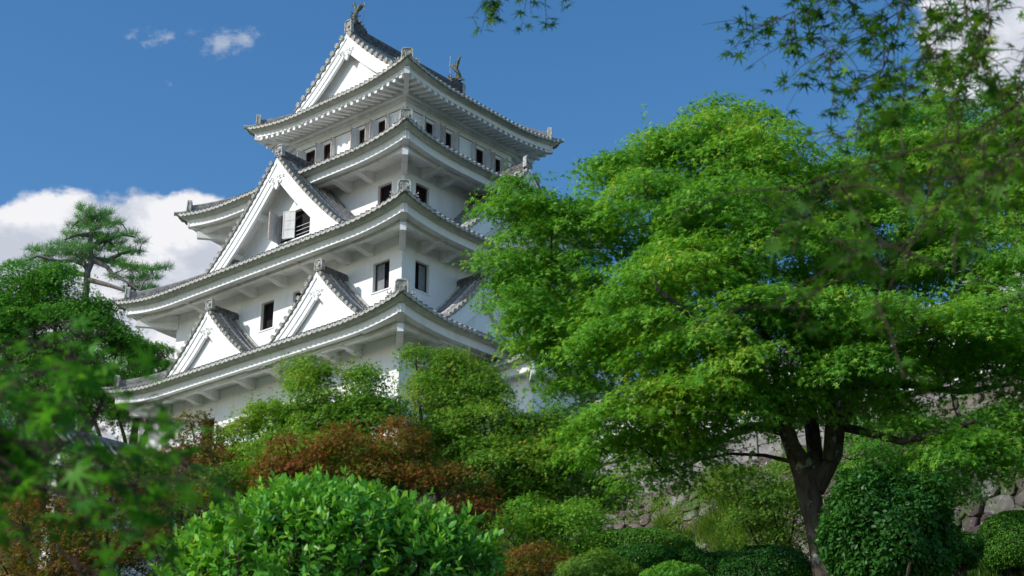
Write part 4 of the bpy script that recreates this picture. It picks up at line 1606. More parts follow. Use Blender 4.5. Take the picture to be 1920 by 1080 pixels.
def simple_limbs(base, blobs, rg, r0):
    """a forking trunk: from the base up to a fork, then a limb to every blob"""
    base = np.array(base, float)
    cs = np.array([b[:3] for b in blobs])
    mid = cs.mean(0)
    fork = base * 0.55 + np.array([mid[0], mid[1], min(mid[2], cs[:, 2].min())]) * 0.45
    trunk = (limb_path(base, fork, rg, 0.0, 5, 0.03), [r0 * (1 - 0.12 * i) for i in range(5)])
    limbs = []
    for c in cs:
        limbs.append((limb_path(fork, c, rg, 0.03, 6, 0.06), [r0 * 0.5 * (1 - 0.16 * i) for i in range(6)]))
    return trunk, limbs


def tree_px(name, label, cat, base_px, blobs, mat, tmpl, leaf, spacing, R, per, seed, r0=0.08, **kw):
    bl = [B(*b) for b in blobs]
    rg = np.random.default_rng(seed + 500)
    b0 = at(*base_px)
    gz = float(ground_h(b0[0], b0[1])) - 0.15
    base = np.array([b0[0], b0[1], gz])
    trunk, limbs = simple_limbs(base, bl, rg, r0)
    return make_tree(name, label, cat, bl, trunk, limbs, L[mat], tmpl, leaf, spacing, R, per, seed, **kw)


# maples in front of the keep ---------------------------------------------
Y = 24.0
tree_px('maple_tree', 'green maple with two tall tufts in front of the keep\'s left foot', 'tree', (610, 960, Y), [
    (590, 715, Y, 42, 40, .45), (565, 690, Y + .2, 26, 26, .3), (600, 790, Y, 80, 55, .8), (680, 730, Y, 36, 46, .4), (690, 790, Y - .2, 60, 50, .6),
    (520, 790, Y + .3, 60, 42, .6), (455, 820, Y + .4, 50, 36, .5), (560, 830, Y, 60, 36, .6), (640, 800, Y, 60, 40, .6), (740, 770, Y, 24, 34, .25), (640, 860, Y - .3, 110, 45, .9), (480, 870, Y, 80, 40, .7), (600, 872, Y - 3.6, 34, 18, .3), (715, 850, Y - 3.6, 30, 18, .3), (490, 865, Y - 3.4, 34, 20, .3), (800, 880, Y - 3.6, 30, 16, .3), (665, 905, Y - 4, 30, 14, .3),
    (675, 690, Y, 18, 22, .2)],
    'maple_mid', MAPLE5, 0.078, 0.34, 0.34, 150, 31, r0=0.10, sprigs=[(at(535, 720, Y), at(498, 665, Y), 16), (at(575, 700, Y), at(560, 652, Y), 12), (at(745, 790, Y), at(742, 660, Y), 44), (at(560, 690, Y), at(585, 655, Y), 10), (at(440, 800, Y), at(432, 765, Y), 12)],
    up_bias=0.3)
Y = 25.0
tree_px('maple_tree', 'dense rounded green maple between the keep corner and the great maple', 'tree', (940, 1010, Y), [
    (840, 690, Y, 58, 36, .5), (780, 665, Y, 22, 24, .25), (810, 740, Y, 60, 46, .6), (880, 740, Y, 70, 50, .7), (905, 700, Y + .3, 26, 24, .3), (895, 805, Y - .3, 110, 62, 1.0), (1000, 825, Y, 80, 46, .8), (1060, 790, Y, 50, 26, .5),
    (1040, 860, Y, 90, 60, .9), (940, 880, Y - .5, 120, 60, 1.0), (820, 830, Y, 80, 50, .7), (1000, 930, Y - .2, 80, 42, .8), (1130, 920, Y, 60, 36, .6)],
    'maple_mid', MAPLE5, 0.078, 0.34, 0.34, 150, 33, r0=0.12, sprigs=[(at(775, 690, Y), at(760, 640, Y), 16), (at(800, 680, Y), at(790, 645, Y), 8), (at(740, 800, Y), at(756, 725, Y), 16)], up_bias=0.3)

# reddish maples ---------------------------------------------------------------
Y = 21.0
tree_px('red_maple', 'upright red-brown maple left of the keep\'s foot above the laurel', 'tree', (385, 1010, Y), [
    (375, 815, Y, 44, 44, .4), (350, 870, Y, 62, 46, .6), (405, 880, Y, 56, 48, .6), (370, 950, Y, 80, 45, .7), (440, 940, Y, 60, 40, .5)],
    'maple_red', MAPLE5, 0.068, 0.33, 0.28, 85, 41, r0=0.06, up_bias=0.3, sprigs=[(at(385, 790, Y), at(392, 772, Y), 10)])
Y = 20.0
tree_px('red_maple', 'broad low red-brown maple behind the top of the laurel', 'tree', (700, 1020, Y), [
    (560, 850, Y, 70, 32, .5), (650, 850, Y, 80, 36, .6), (640, 812, Y, 40, 26, .4), (745, 815, Y, 50, 36, .4), (760, 860, Y, 90, 40, .7), (850, 905, Y, 80, 34, .6), (570, 900, Y, 100, 34, .6), (700, 905, Y, 110, 34, .7), (890, 960, Y, 60, 30, .5), (520, 880, Y, 50, 26, .4)],
    'maple_red', MAPLE5, 0.068, 0.35, 0.27, 78, 43, r0=0.06, up_bias=0.3)
Y = 19.0
tree_px('red_maple', 'small rusty maple at the bottom between laurel and clipped bush', 'tree', (1020, 1180, Y), [
    (1010, 1040, Y, 46, 26, .4), (985, 1070, Y, 50, 26, .4), (1060, 1060, Y, 50, 20, .35)],
    'maple_red', MAPLE5, 0.062, 0.32, 0.22, 80, 47, r0=0.04, up_bias=0.3)
Y = 18.0
tree_px('red_maple', 'low red and brown maple thicket in the lower left corner', 'tree', (220, 1180, Y), [
    (90, 960, Y, 90, 40, .6), (210, 1000, Y, 110, 46, .7), (300, 1030, Y, 80, 46, .6), (60, 1050, Y, 110, 46, .7), (180, 1070, Y, 120, 40, .7), (240, 930, Y, 60, 30, .5), (160, 915, Y, 50, 26, .4)],
    'maple_red', MAPLE5, 0.066, 0.33, 0.28, 80, 49, r0=0.06, up_bias=0.2)
Y = 19.5
tree_px('maple_tree', 'small light green maple left below the keep between red ones', 'tree', (240, 1100, Y), [
    (130, 985, Y - .5, 56, 28, .4), (270, 890, Y, 50, 30, .4), (420, 900, Y + .8, 44, 34, .4), (190, 1020, Y - .6, 60, 26, .4), (300, 960, Y, 46, 30, .4), (30, 940, Y, 60, 34, .5), (250, 860, Y, 30, 22, .3)],
    'maple_yellow', MAPLE5, 0.066, 0.29, 0.27, 110, 51, r0=0.05, up_bias=0.2)
Y = 20.5
tree_px('red_maple', 'thin dark red sapling before the low roofed wall', 'tree', (185, 1060, Y), [
    (180, 870, Y, 22, 26, .2), (165, 900, Y, 34, 26, .3), (200, 905, Y, 30, 24, .3)],
    'maple_red', MAPLE5, 0.066, 0.30, 0.2, 60, 53, r0=0.03, up_bias=0.2)
# dense fill between the laurel and the great maple
Y = 21.5
tree_px('maple_tree', 'bright young green maple low beside the boulder wall', 'tree', (1060, 1150, Y), [
    (960, 1000, Y, 60, 30, .5), (1060, 990, Y, 80, 40, .6), (1100, 1040, Y, 70, 32, .6), (1000, 960, Y, 50, 30, .4), (1090, 960, Y, 44, 28, .4), (940, 1060, Y - .5, 50, 28, .4)],
    'maple', MAPLE5, 0.062, 0.30, 0.28, 120, 55, r0=0.05, up_bias=0.3)
Y = 27.0
tree_px('maple_tree', 'yellow-green maple seen through the gap left of the great trunk', 'tree', (1440, 1090, Y), [
    (1390, 905, Y, 80, 30, .7), (1450, 950, Y, 80, 40, .8), (1350, 890, Y, 40, 20, .4), (1490, 900, Y, 60, 36, .6), (1400, 975, Y, 50, 26, .5), (1470, 1010, Y, 50, 26, .5), (1385, 1030, Y, 30, 30, .3), (1510, 860, Y, 50, 24, .5)],
    'maple_yellow', MAPLE5, 0.072, 0.37, 0.33, 110, 57, r0=0.06, up_bias=0.2)
Y = 25.0
tree_px('maple_tree', 'green maple in dappled shade behind the dark round bush', 'tree', (1700, 1090, Y), [
    (1640, 850, Y, 80, 34, .7), (1740, 880, Y, 90, 34, .7), (1680, 780, Y, 60, 30, .5), (1780, 920, Y, 60, 26, .5), (1860, 790, Y + 1, 70, 22, .5), (1600, 800, Y, 40, 30, .4), (1800, 850, Y, 70, 24, .5)],
    'broad', MAPLE5, 0.072, 0.37, 0.33, 110, 59, r0=0.07, up_bias=0.2)  # darker leaf colour stands in for the great maple's shade here

# tall broad-leaved trees left of the keep, behind it
Y = 70.0
tree_px('broadleaf_tree', 'dense green maple crown at the left edge below the pine', 'tree', (110, 900, Y), [
    (50, 540, Y, 70, 44, 2), (115, 525, Y, 50, 34, 1.5), (110, 620, Y, 110, 60, 2.6), (20, 620, Y, 80, 80, 2.4), (180, 600, Y, 46, 36, 1.6), (90, 700, Y, 130, 60, 2.6), (-50, 580, Y, 80, 60, 2), (225, 640, Y, 30, 30, 1.2), (170, 575, Y, 34, 22, 1.2)],
    'broad', MAPLE5, 0.20, 1.05, 1.0, 190, 61, r0=0.35, up_bias=0.25, twig_r=0.03, flat=0.2)
Y = 76.0
tree_px('broadleaf_tree', 'darker leafy tree behind the left eaves of the keep', 'tree', (235, 900, Y), [
    (240, 670, Y, 50, 36, 1.8), (280, 665, Y, 30, 22, 1), (200, 720, Y, 80, 36, 2.2), (295, 700, Y, 20, 24, .9), (280, 740, Y, 50, 22, 1.2), (300, 650, Y, 12, 12, .5), (150, 740, Y, 90, 40, 2), (255, 775, Y, 40, 16, 1.0), (300, 770, Y, 24, 14, .8)],
    'broad', MAPLE5, 0.20, 1.0, 0.9, 180, 63, r0=0.35, up_bias=0.25, twig_r=0.03, flat=0.2)
Y = 50.0
tree_px('broadleaf_tree', 'dark leafy tree low at the left edge beside the roofed wall', 'tree', (40, 1000, Y), [
    (20, 760, Y, 80, 56, 1.6), (90, 765, Y, 46, 34, 1.2), (10, 860, Y - 1, 60, 40, 1.4), (70, 830, Y - 6, 50, 36, 1.0), (130, 870, Y - 8, 30, 20, .7)],
    'broad', MAPLE5, 0.15, 0.85, 0.8, 160, 65, r0=0.25, up_bias=0.2, twig_r=0.03)


# pine ------------------------------------------------------------------------------
def pine():
    rg = np.random.default_rng(71)
    Y = 80.0
    base0 = at(170, 760, Y)
    base = np.array([base0[0], base0[1], float(ground_h(base0[0], base0[1])) - 0.3])
    root = empty('pine_tree', tuple(base))
    tag(root, 'tall pine with open flat needle layers against the white cloud', 'tree')
    T = MB()
    sc = 1.0
    tr = [base] + px_path([(168, 640, Y), (160, 560, Y), (164, 510, Y), (172, 490, Y), (168, 462, Y), (172, 430, Y), (160, 395, Y)])
    T.tube(tr, [.4, .26, .18, .17, .17, .14, .09, .04], 10)
    limbs = [
        [(164, 505, 0), (150, 480, .2), (158, 462, .3), (168, 455, .2)],
        [(166, 500, 0), (140, 488, -.4), (110, 490, -.7), (70, 480, -1), (45, 490, -1)],
        [(164, 515, 0), (130, 512, .6), (100, 520, .9)],
        [(175, 488, 0), (200, 500, -.3), (212, 515, -.6), (240, 530, -.8), (262, 545, -1)],
        [(172, 485, 0), (210, 490, .6), (250, 500, .9), (285, 505, 1.2), (312, 500, 1.4)],
        [(168, 525, 0), (205, 535, -.8), (235, 545, -1.2), (262, 550, -1.4)],
        [(172, 460, 0), (200, 450, .5), (230, 440, .8), (255, 445, 1)],
        [(170, 440, 0), (145, 440, -.5), (120, 450, -.8)],
        [(170, 430, 0), (195, 420, -.4), (222, 415, -.5)],
        [(168, 415, 0), (185, 402, .3), (200, 398, .4)],
        [(166, 420, 0), (150, 412, .3), (140, 420, .4)],
        [(200, 490, .3), (228, 475, .6), (262, 470, .9)],
    ]
    tips = []
    for lb in limbs:
        pts = [at(x, y, Y + d) for x, y, d in lb]
        T.tube(pts, [.16 - .12 * i / (len(pts) - 1) for i in range(len(pts))], 6)
    pads_px = [(160, 392, 14, 16), (172, 408, 30, 12), (195, 400, 16, 7), (150, 425, 26, 9), (185, 425, 34, 11), (215, 418, 16, 7), (135, 440, 18, 8), (165, 445, 40, 12), (205, 445, 32, 10), (240, 440, 18, 7), (120, 458, 24, 8),
               (150, 465, 30, 10), (190, 465, 40, 12), (228, 470, 26, 9), (258, 475, 14, 6), (90, 470, 24, 8), (115, 478, 30, 8), (70, 485, 22, 8), (45, 495, 14, 8), (150, 485, 20, 8), (95, 495, 30, 8), (200, 492, 36, 10), (235, 500, 26, 9),
               (262, 508, 20, 8), (285, 505, 18, 9), (308, 503, 14, 7), (250, 525, 26, 10), (270, 540, 26, 9), (245, 545, 18, 7), (285, 520, 20, 9), (215, 520, 14, 6), (125, 515, 16, 5), (175, 480, 20, 8), (265, 455, 12, 5), (130, 470, 20, 8), (280, 545, 14, 6),
               (60, 470, 12, 6), (215, 455, 24, 8), (180, 415, 26, 8)]
    C, N = [], []
    for (px, py, rx, ry) in pads_px:
        n = int(9 + rx * ry * 0.12)
        d0 = rg.uniform(-1.0, 1.0)
        for i in range(n):
            a = rg.uniform(0, 6.28)
            r = sqrt(rg.random())
            C.append(at(px + rx * r * cos(a), py + 0.6 * ry * r * sin(a), Y + d0 + rg.normal() * 0.35))
            N.append(unit(np.array([cos(a) * 0.9, rg.normal() * 0.6, 1.0 + 0.25 * rg.normal()])))
        # twig under the pad
        cc = at(px, py + ry * 0.5, Y + d0)
        nd = np.array([p for lb in limbs for p in [at(x, y, Y + d) for x, y, d in lb]])
        q = nd[np.argmin(np.linalg.norm(nd - cc, axis=1))]
        T.tube(limb_path(q, cc, rg, 0.02, 4, 0.05), [0.05, 0.04, 0.03, 0.02], 4, cap=False)
    C, N = np.array(C), np.array(N)
    per = 18
    c = np.repeat(C, per, 0)
    ax = np.repeat(N, per, 0)
    c = c + ax * rg.uniform(-0.12, 0.18, (len(c), 1))
    d = unit(ax * rg.uniform(0.2, 1.1, (len(c), 1)) + rg.normal(size=c.shape) * 0.55)
    needle = (np.array([(-0.022, 0, 0), (0.022, 0, 0), (0.012, 1.0, 0), (-0.012, 1.0, 0)]), np.array([(0, 1, 2, 3)]))
    nr = unit(rg.normal(size=c.shape))
    nr = unit(nr - d * (nr * d).sum(1, keepdims=True))
    o_v = np.array(T.v) - base
    T.v = [tuple(p) for p in o_v]
    T.build('trunk', M['bark_pale'], root, smooth=True)
    leaves('crown', c - base, nr, rg.uniform(0.24, 0.40, len(c)), needle, L['needle'], root, d)


pine()


# bushes ----------------------------------------------------------------------------
def dome_bush(name, label, c, r, n, leafsz, tmpl, mat, seed, bark='bark_thin', lump=0.1, stemcount=7, up=0.6, jitter=0.5, cat='bush', inner=0.75):
    """rounded shrub: leaf shell over a woody inside"""
    rg = np.random.default_rng(seed)
    c = np.array(c, float)
    r = np.array(r, float)
    gz = float(ground_h(c[0], c[1]))
    base = np.array([c[0], c[1], gz])
    root = empty(name, tuple(base))
    tag(root, label, cat)
    d = unit(rg.normal(size=(n, 3)))
    d[:, 2] = np.where(d[:, 2] < -0.85, -d[:, 2], d[:, 2])
    ph = rg.uniform(0, 6.28, 6)
    lumps = 1 + lump * (np.sin(5 * d[:, 0] + ph[0]) * np.sin(4.3 * d[:, 2] + ph[1]) + 0.8 * np.sin(9 * d[:, 1] + ph[2]) * np.sin(8 * d[:, 0] + 7 * d[:, 2] + ph[3]))
    rad = (inner + (1 - inner) * rg.random(n) ** 0.45) * lumps
    P = c + d * r * rad[:, None]
    nn = unit(d * 0.7 + np.array([0, 0, up]) + rg.normal(size=(n, 3)) * jitter)
    hd = unit(d + rg.normal(size=(n, 3)) * 0.5)
    leaves('foliage', P - base, nn, leafsz * rg.uniform(0.6, 1.2, n), tmpl, L[mat], root, hd)
    T = MB()
    for i in range(stemcount):
        dd = unit(rg.normal(size=3))
        dd[2] = abs(dd[2])
        T.tube([np.array(p) - base for p in limb_path(base - [0, 0, 0.1], c + dd * r * 0.85, rg, 0.05, 5, 0.08)], [0.03, 0.025, 0.02, 0.015, 0.008], 5)
    T.build('stems', M[bark], root)
    return root


def px_r(px_w, Y):
    return px_w * Y * 1.06 / F_PX


c = at(1668, 1005, 15.5)
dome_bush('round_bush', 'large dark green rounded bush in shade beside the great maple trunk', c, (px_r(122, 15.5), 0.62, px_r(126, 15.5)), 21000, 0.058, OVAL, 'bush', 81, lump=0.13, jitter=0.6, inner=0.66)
c = at(1905, 1020, 17.0)
dome_bush('clipped_bush', 'bright green clipped bush at the lower right edge', c, (px_r(70, 17), 0.42, px_r(60, 17)), 22000, 0.030, OVAL, 'box', 82, lump=0.03, inner=0.86)
c = at(1205, 1062, 19.0)
dome_bush('clipped_bush', 'dark clipped dome bush low beneath the boulder wall', c, (px_r(80, 19), 0.5, px_r(38, 19)), 20000, 0.032, OVAL, 'bush', 83, lump=0.03, inner=0.86)
c = at(1190, 1030, 21.5)
dome_bush('clipped_bush', 'light green clipped hedge mound behind the dark dome bush', c, (px_r(110, 21.5), 0.6, px_r(34, 21.5)), 22000, 0.034, OVAL, 'box', 84, lump=0.03, inner=0.86)
c = at(1320, 1075, 19.0)
dome_bush('shrub', 'dark loose shrub right of the dark dome bush', c, (px_r(70, 19), 0.5, px_r(42, 19)), 6500, 0.06, MAPLE5, 'bush', 85, lump=0.18, inner=0.5)
c = at(1440, 1085, 18.5)
dome_bush('clipped_bush', 'dark clipped mound just left of the great trunk', c, (px_r(95, 18.5), 0.55, px_r(58, 18.5)), 18000, 0.036, OVAL, 'bush', 86, lump=0.05, inner=0.8)
c = at(1270, 1085, 17.0)
dome_bush('shrub', 'low light green leafy shrub at the bottom edge before the dark mounds', c, (px_r(60, 17), 0.4, px_r(26, 17)), 4000, 0.06, MAPLE5, 'maple', 87, lump=0.15, inner=0.5)
c = at(1120, 1075, 17.5)
dome_bush('shrub', 'yellow green leafy shrub at the bottom edge beside the rusty maple', c, (px_r(75, 17.5), 0.45, px_r(36, 17.5)), 6500, 0.055, MAPLE5, 'maple_yellow', 88, lump=0.15, inner=0.5)
c = at(1790, 1035, 16.5)
dome_bush('shrub', 'low mossy green shrub between the dark round bush and the clipped bush', c, (px_r(50, 16.5), 0.4, px_r(34, 16.5)), 9000, 0.035, OVAL, 'bush', 89, lump=0.12, inner=0.6)


def laurel():
    """glossy evergreen bush: upright shoots, each with pairs of long leaves"""
    rg = np.random.default_rng(91)
    c = at(615, 1118, 11.0)
    r = np.array([px_r(305, 11), 0.95, px_r(205, 11)])
    gz = float(ground_h(c[0], c[1]))
    base = np.array([c[0], c[1], gz])
    root = empty('laurel_bush', tuple(base))
    tag(root, 'bright glossy green laurel bush at the bottom centre foreground', 'bush')
    ns = 1900
    d = unit(rg.normal(size=(ns, 3)))
    d[:, 2] = np.where(d[:, 2] < -0.25, -d[:, 2], d[:, 2])
    ph = rg.uniform(0, 6.28, 6)
    lump = 1 + 0.05 * np.sin(6 * d[:, 0] + ph[0]) + 0.045 * np.sin(12 * d[:, 0] + 9 * d[:, 1] + ph[1]) + 0.045 * rg.normal(size=ns) - 0.05 * (np.abs(d[:, 2]) > 0.93)
    tip = c + d * r * (lump * rg.uniform(0.86, 1.0, ns))[:, None]
    ax = unit(d * 0.55 + np.array([0, 0, 0.9]) + rg.normal(size=(ns, 3)) * 0.22)
    P, N, H, S = [], [], [], []
    T = MB()
    for i in range(ns):
        a = ax[i]
        s = unit(np.cross(a, rg.normal(size=3)))
        w = np.cross(a, s)
        k = rg.integers(7, 11)
        Ls = rg.uniform(0.10, 0.16)
        phi = rg.uniform(0, 6.28)
        for j in range(k):
            t = j / (k - 1)
            phi += 2.4
            rad = s * cos(phi) + w * sin(phi)
            spread = 1.35 - 0.85 * t + rg.normal() * 0.2
            h = unit(a * cos(spread) + rad * sin(spread))
            nn = unit(np.cross(np.cross(h, a), h) + rg.normal(size=3) * 0.3)
            L_ = rg.uniform(0.066, 0.102) * (1.0 - 0.30 * t)
            p0 = tip[i] - a * Ls * (1 - t)
            P.append(p0 + h * L_ * 0.5)
            N.append(nn)
            H.append(h)
            S.append(L_)
        T.tube([tip[i] - a * (Ls + 0.09) - base, tip[i] - base], [0.0035, 0.002], 4, cap=False)
    # a taller shoot at the top
    top = at(592, 893, 10.9)
    for j in range(7):
        phi = 2.4 * j
        h = unit(np.array([cos(phi) * 0.5, sin(phi) * 0.5, 0.9]))
        P.append(top + h * 0.04); N.append(unit(np.cross(h, [0.3, 1, 0]))); H.append(h); S.append(0.085)
    V = np.array([(0, -0.5, 0), (0.19, -0.28, 0.035), (0.255, 0.02, 0.045), (0.15, 0.30, 0.02), (0, 0.52, -0.04), (-0.15, 0.30, 0.02), (-0.255, 0.02, 0.045), (-0.19, -0.28, 0.035), (0, -0.25, 0.0), (0, 0.02, 0.0), (0, 0.28, -0.01)])
    Q = np.array([(0, 1, 8, 7), (7, 8, 9, 6), (8, 1, 2, 9), (6, 9, 10, 5), (9, 2, 3, 10), (5, 10, 3, 4)])
    leaves('foliage', np.array(P) - base, np.array(N), np.array(S), (V, Q), L['laurel'], root, np.array(H), smooth=True)
    rgs = np.random.default_rng(92)
    for i in range(12):
        dd = unit(rgs.normal(size=3)); dd[2] = abs(dd[2])
        T.tube([np.array(p) - base for p in limb_path(base - [0, 0, 0.1], c + dd * r * 0.8, rgs, 0.05, 5, 0.05)], [0.03, 0.025, 0.02, 0.015, 0.01], 6)
    T.build('stems', M['bark_thin'], root)


laurel()


# grass ---------------------------------------------------------------------------------
def grass(name, label, pts, hgt, seed, lean=0.5, wd=0.008, kind='stuff', cat='grass'):
    """blades rooted at pts"""
    rg = np.random.default_rng(seed)
    n = len(pts)
    V, Q = [], []
    h = hgt * rg.uniform(0.5, 1.2, n)
    a = rg.uniform(0, 6.28, n)
    ln = lean * rg.uniform(0.2, 1.2, n)
    dx, dy = np.cos(a) * ln * h, np.sin(a) * ln * h
    sx, sy = -np.sin(a) * wd, np.cos(a) * wd
    rows = []
    for (t, w) in ((0, 1.0), (0.4, 0.9), (0.75, 0.6), (1.0, 0.08)):
        z = h * (t - 0.35 * ln * t * t)
        for sg in (-1, 1):
            rows.append(np.stack([pts[:, 0] + dx * t ** 1.8 + sg * sx * w, pts[:, 1] + dy * t ** 1.8 + sg * sy * w, pts[:, 2] + z], 1))
    P = np.stack(rows, 1)
    q = np.array([(0, 1, 3, 2), (2, 3, 5, 4), (4, 5, 7, 6)])
    idx = q[None] + (np.arange(n) * 8)[:, None, None]
    o = np_mesh(name, P.reshape(-1, 3), 4, idx.reshape(-1, 4), L['grass'])
    tag(o, label, cat, kind=kind)
    return o


rg = np.random.default_rng(101)
n = 60000
gx = rg.uniform(1.8, 9.0, n)
gy = rg.uniform(14.0, 27.0, n)
grass('grass', 'short green grass on the slope in the lower right', np.stack([gx, gy, ground_h(gx, gy) - 0.02], 1), 0.16, 102)


def wall_points(p0, p1, ztop, zbot, batter, us, zs):
    p0, p1 = np.array(p0, float), np.array(p1, float)
    t = (p1 - p0) / np.linalg.norm(p1 - p0)
    nrm = np.array([t[1], -t[0]])
    if nrm @ (-p0) < 0:
        nrm = -nrm
    q = p0 + t * us[:, None] + nrm * ((ztop - zs) * batter + 0.12)[:, None]
    return np.stack([q[:, 0], q[:, 1], zs], 1)


def tuft_points(centres, n, spread, seed):
    rg = np.random.default_rng(seed)
    us, zs = [], []
    for (u, z, k) in centres:
        m = int(n * k)
        us.append(u + rg.normal(size=m) * spread * k)
        zs.append(z + rg.normal(size=m) * spread * 0.5 * k)
    return wall_points((2.2, 48.2), (16.5, 29.4), 13.8, 7.8, 0.28, np.concatenate(us), np.concatenate(zs))


grass('wall_grass', 'long light green grass tufts hanging from the boulder wall', tuft_points([(6.2, 11.9, 1.2), (7.0, 11.3, 1.3), (6.6, 12.5, .9), (5.6, 11.0, .8), (7.8, 11.9, 0.8), (5.0, 11.8, 0.5), (4.0, 12.4, 0.4), (8.6, 10.9, .7)], 420, 0.28, 103), 0.75, 104, lean=1.1, wd=0.012)


def wall_plant(name, label, centres, leafsz, mat, seed, tmpl=DIAM, dens=300):
    rg = np.random.default_rng(seed)
    us, zs = [], []
    for (u, z, ru, rz, k) in centres:
        m = int(dens * k)
        r = np.sqrt(rg.random(m))
        a = rg.uniform(0, 6.28, m)
        us.append(u + ru * r * np.cos(a))
        zs.append(z + rz * r * np.sin(a))
    P = wall_points((2.2, 48.2), (16.5, 29.4), 13.8, 7.8, 0.28, np.concatenate(us), np.concatenate(zs))
    P = P + rg.normal(size=P.shape) * 0.05
    nn = np.array([-0.4, -0.6, 0.7]) + rg.normal(size=P.shape) * 0.5
    o = leaves(name, P, nn, leafsz * rg.uniform(0.6, 1.2, len(P)), tmpl, L[mat], None)
    tag(o, label, 'plants', kind='stuff')


rgw = np.random.default_rng(120)
wall_plant('wall_creeper', 'small green creepers and weeds rooted between the boulders of the wall',
           [(rgw.uniform(0.5, 20), rgw.uniform(8.6, 13.6), rgw.uniform(0.15, 0.6), rgw.uniform(0.08, 0.3), rgw.uniform(0.3, 1.0)) for _ in range(190)], 0.07, 'maple_yellow', 121)

# foreground maple branches, close to the lens ---------------------------------------------
def near_branches(name, label, base, trunk_to, r0, branches, leafsz, seed, mat='maple_near', per_m=26, hang=0.35, DENS=3.2):
    """branches: polylines in 3D with a start radius; leaves sit in pairs along side twigs"""
    rg = np.random.default_rng(seed)
    base = np.array(base, float)
    root = empty(name, tuple(base))
    tag(root, label, 'tree')
    T = MB()
    T.tube([np.array(p) - base for p in limb_path(base - [0, 0, 0.2], trunk_to, rg, 0.0, 7, 0.03)], [r0 * (1 - 0.07 * i) for i in range(7)], 12)
    P, N, H, S = [], [], [], []
    for pts, rr, dens in branches:
        pts = [np.array(p, float) for p in pts]
        rr = min(rr, 0.011) if rr > 0.03 else rr * 0.45
        T.tube([p - base for p in pts], [rr * (1 - 0.8 * i / (len(pts) - 1)) for i in range(len(pts))], 6)
        for i in range(len(pts) - 1):
            seg = pts[i + 1] - pts[i]
            L_ = np.linalg.norm(seg)
            if dens <= 0:
                continue
            for k in range(max(1, int(L_ * per_m * dens / 5 * DENS))):
                t = rg.random()
                p = pts[i] + seg * t
                dirv = unit(unit(seg) * 0.7 + rg.normal(size=3) * 0.75 + np.array([0, 0, -0.12]))
                tl = rg.uniform(0.10, 0.30)
                q = [p, p + dirv * tl * 0.5 + np.array([0, 0, 0.01]), p + dirv * tl - np.array([0, 0, 0.03])]
                T.tube([x - base for x in q], [0.0022, 0.0017, 0.001], 4, cap=False)
                for j in range(rg.integers(4, 8)):
                    f = rg.random() ** 0.7
                    b = p + (q[2] - p) * f
                    a = unit(rg.normal(size=3) + np.array([0, 0, -hang]))
                    e = b + a * rg.uniform(0.02, 0.04)
                    T.tube([b - base, e - base], [0.0009, 0.0007], 3, cap=False)
                    P.append(e)
                    N.append(unit(np.array([0, 0, 1.0]) + rg.normal(size=3) * 0.5))
                    H.append(unit(a + np.array([0, 0, -0.5])))
                    S.append(leafsz * rg.uniform(0.55, 1.15))
    T.build('branches', M['twig'], root, smooth=True)
    leaves('leaves', np.array(P) - base, np.array(N), np.array(S), MAPLE7, L[mat], root, np.array(H))
    return root


def pp(*pts):
    return [at(*p) for p in pts]


near_branches('overhanging_maple', 'near maple branches hanging into the top right, soft out of focus', (5.2, 4.6, 0.5), (4.4, 5.6, 5.6), 0.16, [
    (pp((2300, 200, 5.6), (2150, -120, 5.9), (1880, -160, 6.2), (1700, -90, 6.3), (1600, -40, 6.3)), 0.035, 0.0),
    (pp((1880, -160, 6.2), (1700, -60, 6.2), (1560, -10, 6.2), (1470, 30, 6.3), (1400, 60, 6.4)), 0.010, 1.5),
    (pp((1560, -10, 6.2), (1540, 60, 6.2), (1470, 90, 6.3)), 0.006, 1.2),
    (pp((1700, -90, 6.2), (1690, 20, 6.0), (1660, 120, 5.9), (1620, 200, 5.8), (1585, 265, 5.7)), 0.012, 1.2),
    (pp((1690, 20, 6.0), (1610, 70, 6.0), (1550, 90, 6.0), (1560, 160, 5.9)), 0.007, 1.2),
    (pp((1800, -120, 5.9), (1810, 20, 5.7), (1840, 90, 5.6), (1870, 170, 5.6), (1890, 260, 5.5)), 0.012, .7),
    (pp((1810, 20, 5.7), (1740, 90, 5.5), (1700, 150, 5.4), (1690, 240, 5.3), (1700, 340, 5.2)), 0.008, 1.4),
    (pp((1850, -100, 5.6), (1855, 60, 5.4), (1800, 160, 5.2), (1770, 260, 5.0), (1800, 330, 4.9)), 0.008, 1.3),
    (pp((1960, 60, 5.2), (1900, 200, 5.0), (1850, 260, 4.8), (1840, 330, 4.6)), 0.008, 1.2),
    (pp((1160, -120, 6.3), (1060, -70, 6.4), (960, -20, 6.4), (900, 5, 6.4)), 0.008, 1.3),
], 0.086, 111, mat='maple_shade', DENS=4.6)
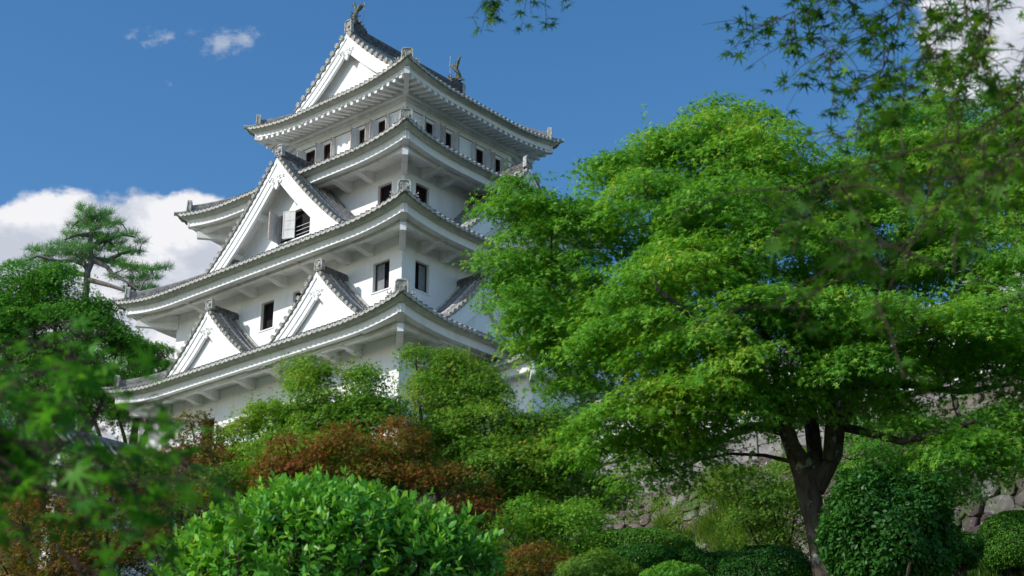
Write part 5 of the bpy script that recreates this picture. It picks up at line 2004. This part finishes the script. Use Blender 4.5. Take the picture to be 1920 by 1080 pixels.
near_branches('overhanging_maple', 'blurred closest maple sprays over the middle right', (3.4, 2.0, 0.0), (3.3, 2.5, 3.6), 0.13, [
    (pp((2700, 100, 3.0), (2250, 60, 3.3), (1980, 150, 3.4), (1800, 260, 3.4)), 0.02, 0.2),
    (pp((1800, 260, 3.4), (1650, 300, 3.4), (1550, 330, 3.4), (1440, 370, 3.4), (1400, 380, 3.4)), 0.006, 1.5),
    (pp((1550, 330, 3.4), (1520, 400, 3.3), (1480, 430, 3.3)), 0.004, 1.0),
    (pp((1980, 200, 3.3), (1850, 330, 3.2), (1740, 400, 3.2), (1680, 480, 3.1), (1640, 560, 3.1)), 0.006, 1.2),
    (pp((1740, 400, 3.2), (1640, 330, 3.2), (1610, 290, 3.2)), 0.004, 1.1),
    (pp((1680, 480, 3.1), (1580, 520, 3.0), (1500, 560, 3.0), (1480, 600, 3.0)), 0.005, 1.3),
    (pp((1980, 250, 3.2), (1900, 300, 3.2), (1820, 360, 3.1), (1760, 520, 3.0)), 0.005, 1.1),
    (pp((2050, 100, 3.3), (1930, 180, 3.3), (1860, 260, 3.3)), 0.005, 1.2),
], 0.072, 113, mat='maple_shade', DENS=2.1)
near_branches('overhanging_maple', 'blurred near maple branches with green leaves on the left side', (-2.3, 1.2, 0.0), (-1.9, 2.2, 2.6), 0.14, [
    (pp((-900, 900, 2.4), (-300, 750, 2.7), (0, 700, 2.9), (150, 690, 3.0)), 0.015, 0.5),
    (pp((-100, 720, 2.8), (20, 640, 2.9), (60, 640, 3.0), (150, 650, 3.0)), 0.006, 1.3),
    (pp((0, 700, 2.9), (120, 740, 2.9), (260, 780, 3.0), (330, 790, 3.0)), 0.005, 1.5),
    (pp((260, 780, 3.0), (330, 850, 2.9), (400, 900, 2.8), (450, 930, 2.8)), 0.004, 1.5),
    (pp((-300, 750, 2.6), (-60, 820, 2.7), (100, 830, 2.7), (210, 850, 2.7), (300, 880, 2.7)), 0.006, 1.8),
    (pp((-60, 820, 2.6), (60, 900, 2.6), (160, 950, 2.6), (260, 1000, 2.6), (320, 1040, 2.6)), 0.006, 1.6),
    (pp((-200, 900, 2.5), (-20, 960, 2.5), (60, 1000, 2.5), (150, 1060, 2.5)), 0.006, 1.4),
    (pp((-300, 800, 2.5), (-60, 730, 2.6), (60, 780, 2.6), (160, 800, 2.7)), 0.006, 1.7),
    (pp((-200, 650, 2.7), (-40, 600, 2.8), (20, 680, 2.9), (60, 760, 2.9)), 0.005, 1.2),
    (pp((-250, 780, 2.6), (-20, 800, 2.7), (60, 850, 2.7), (130, 900, 2.7)), 0.006, 2.2),
    (pp((-250, 860, 2.6), (-40, 880, 2.7), (80, 900, 2.7)), 0.006, 2.0),
    (pp((120, 740, 2.9), (200, 820, 2.8), (290, 930, 2.8), (330, 1000, 2.8)), 0.004, 1.2),
], 0.074, 115, DENS=3.2)
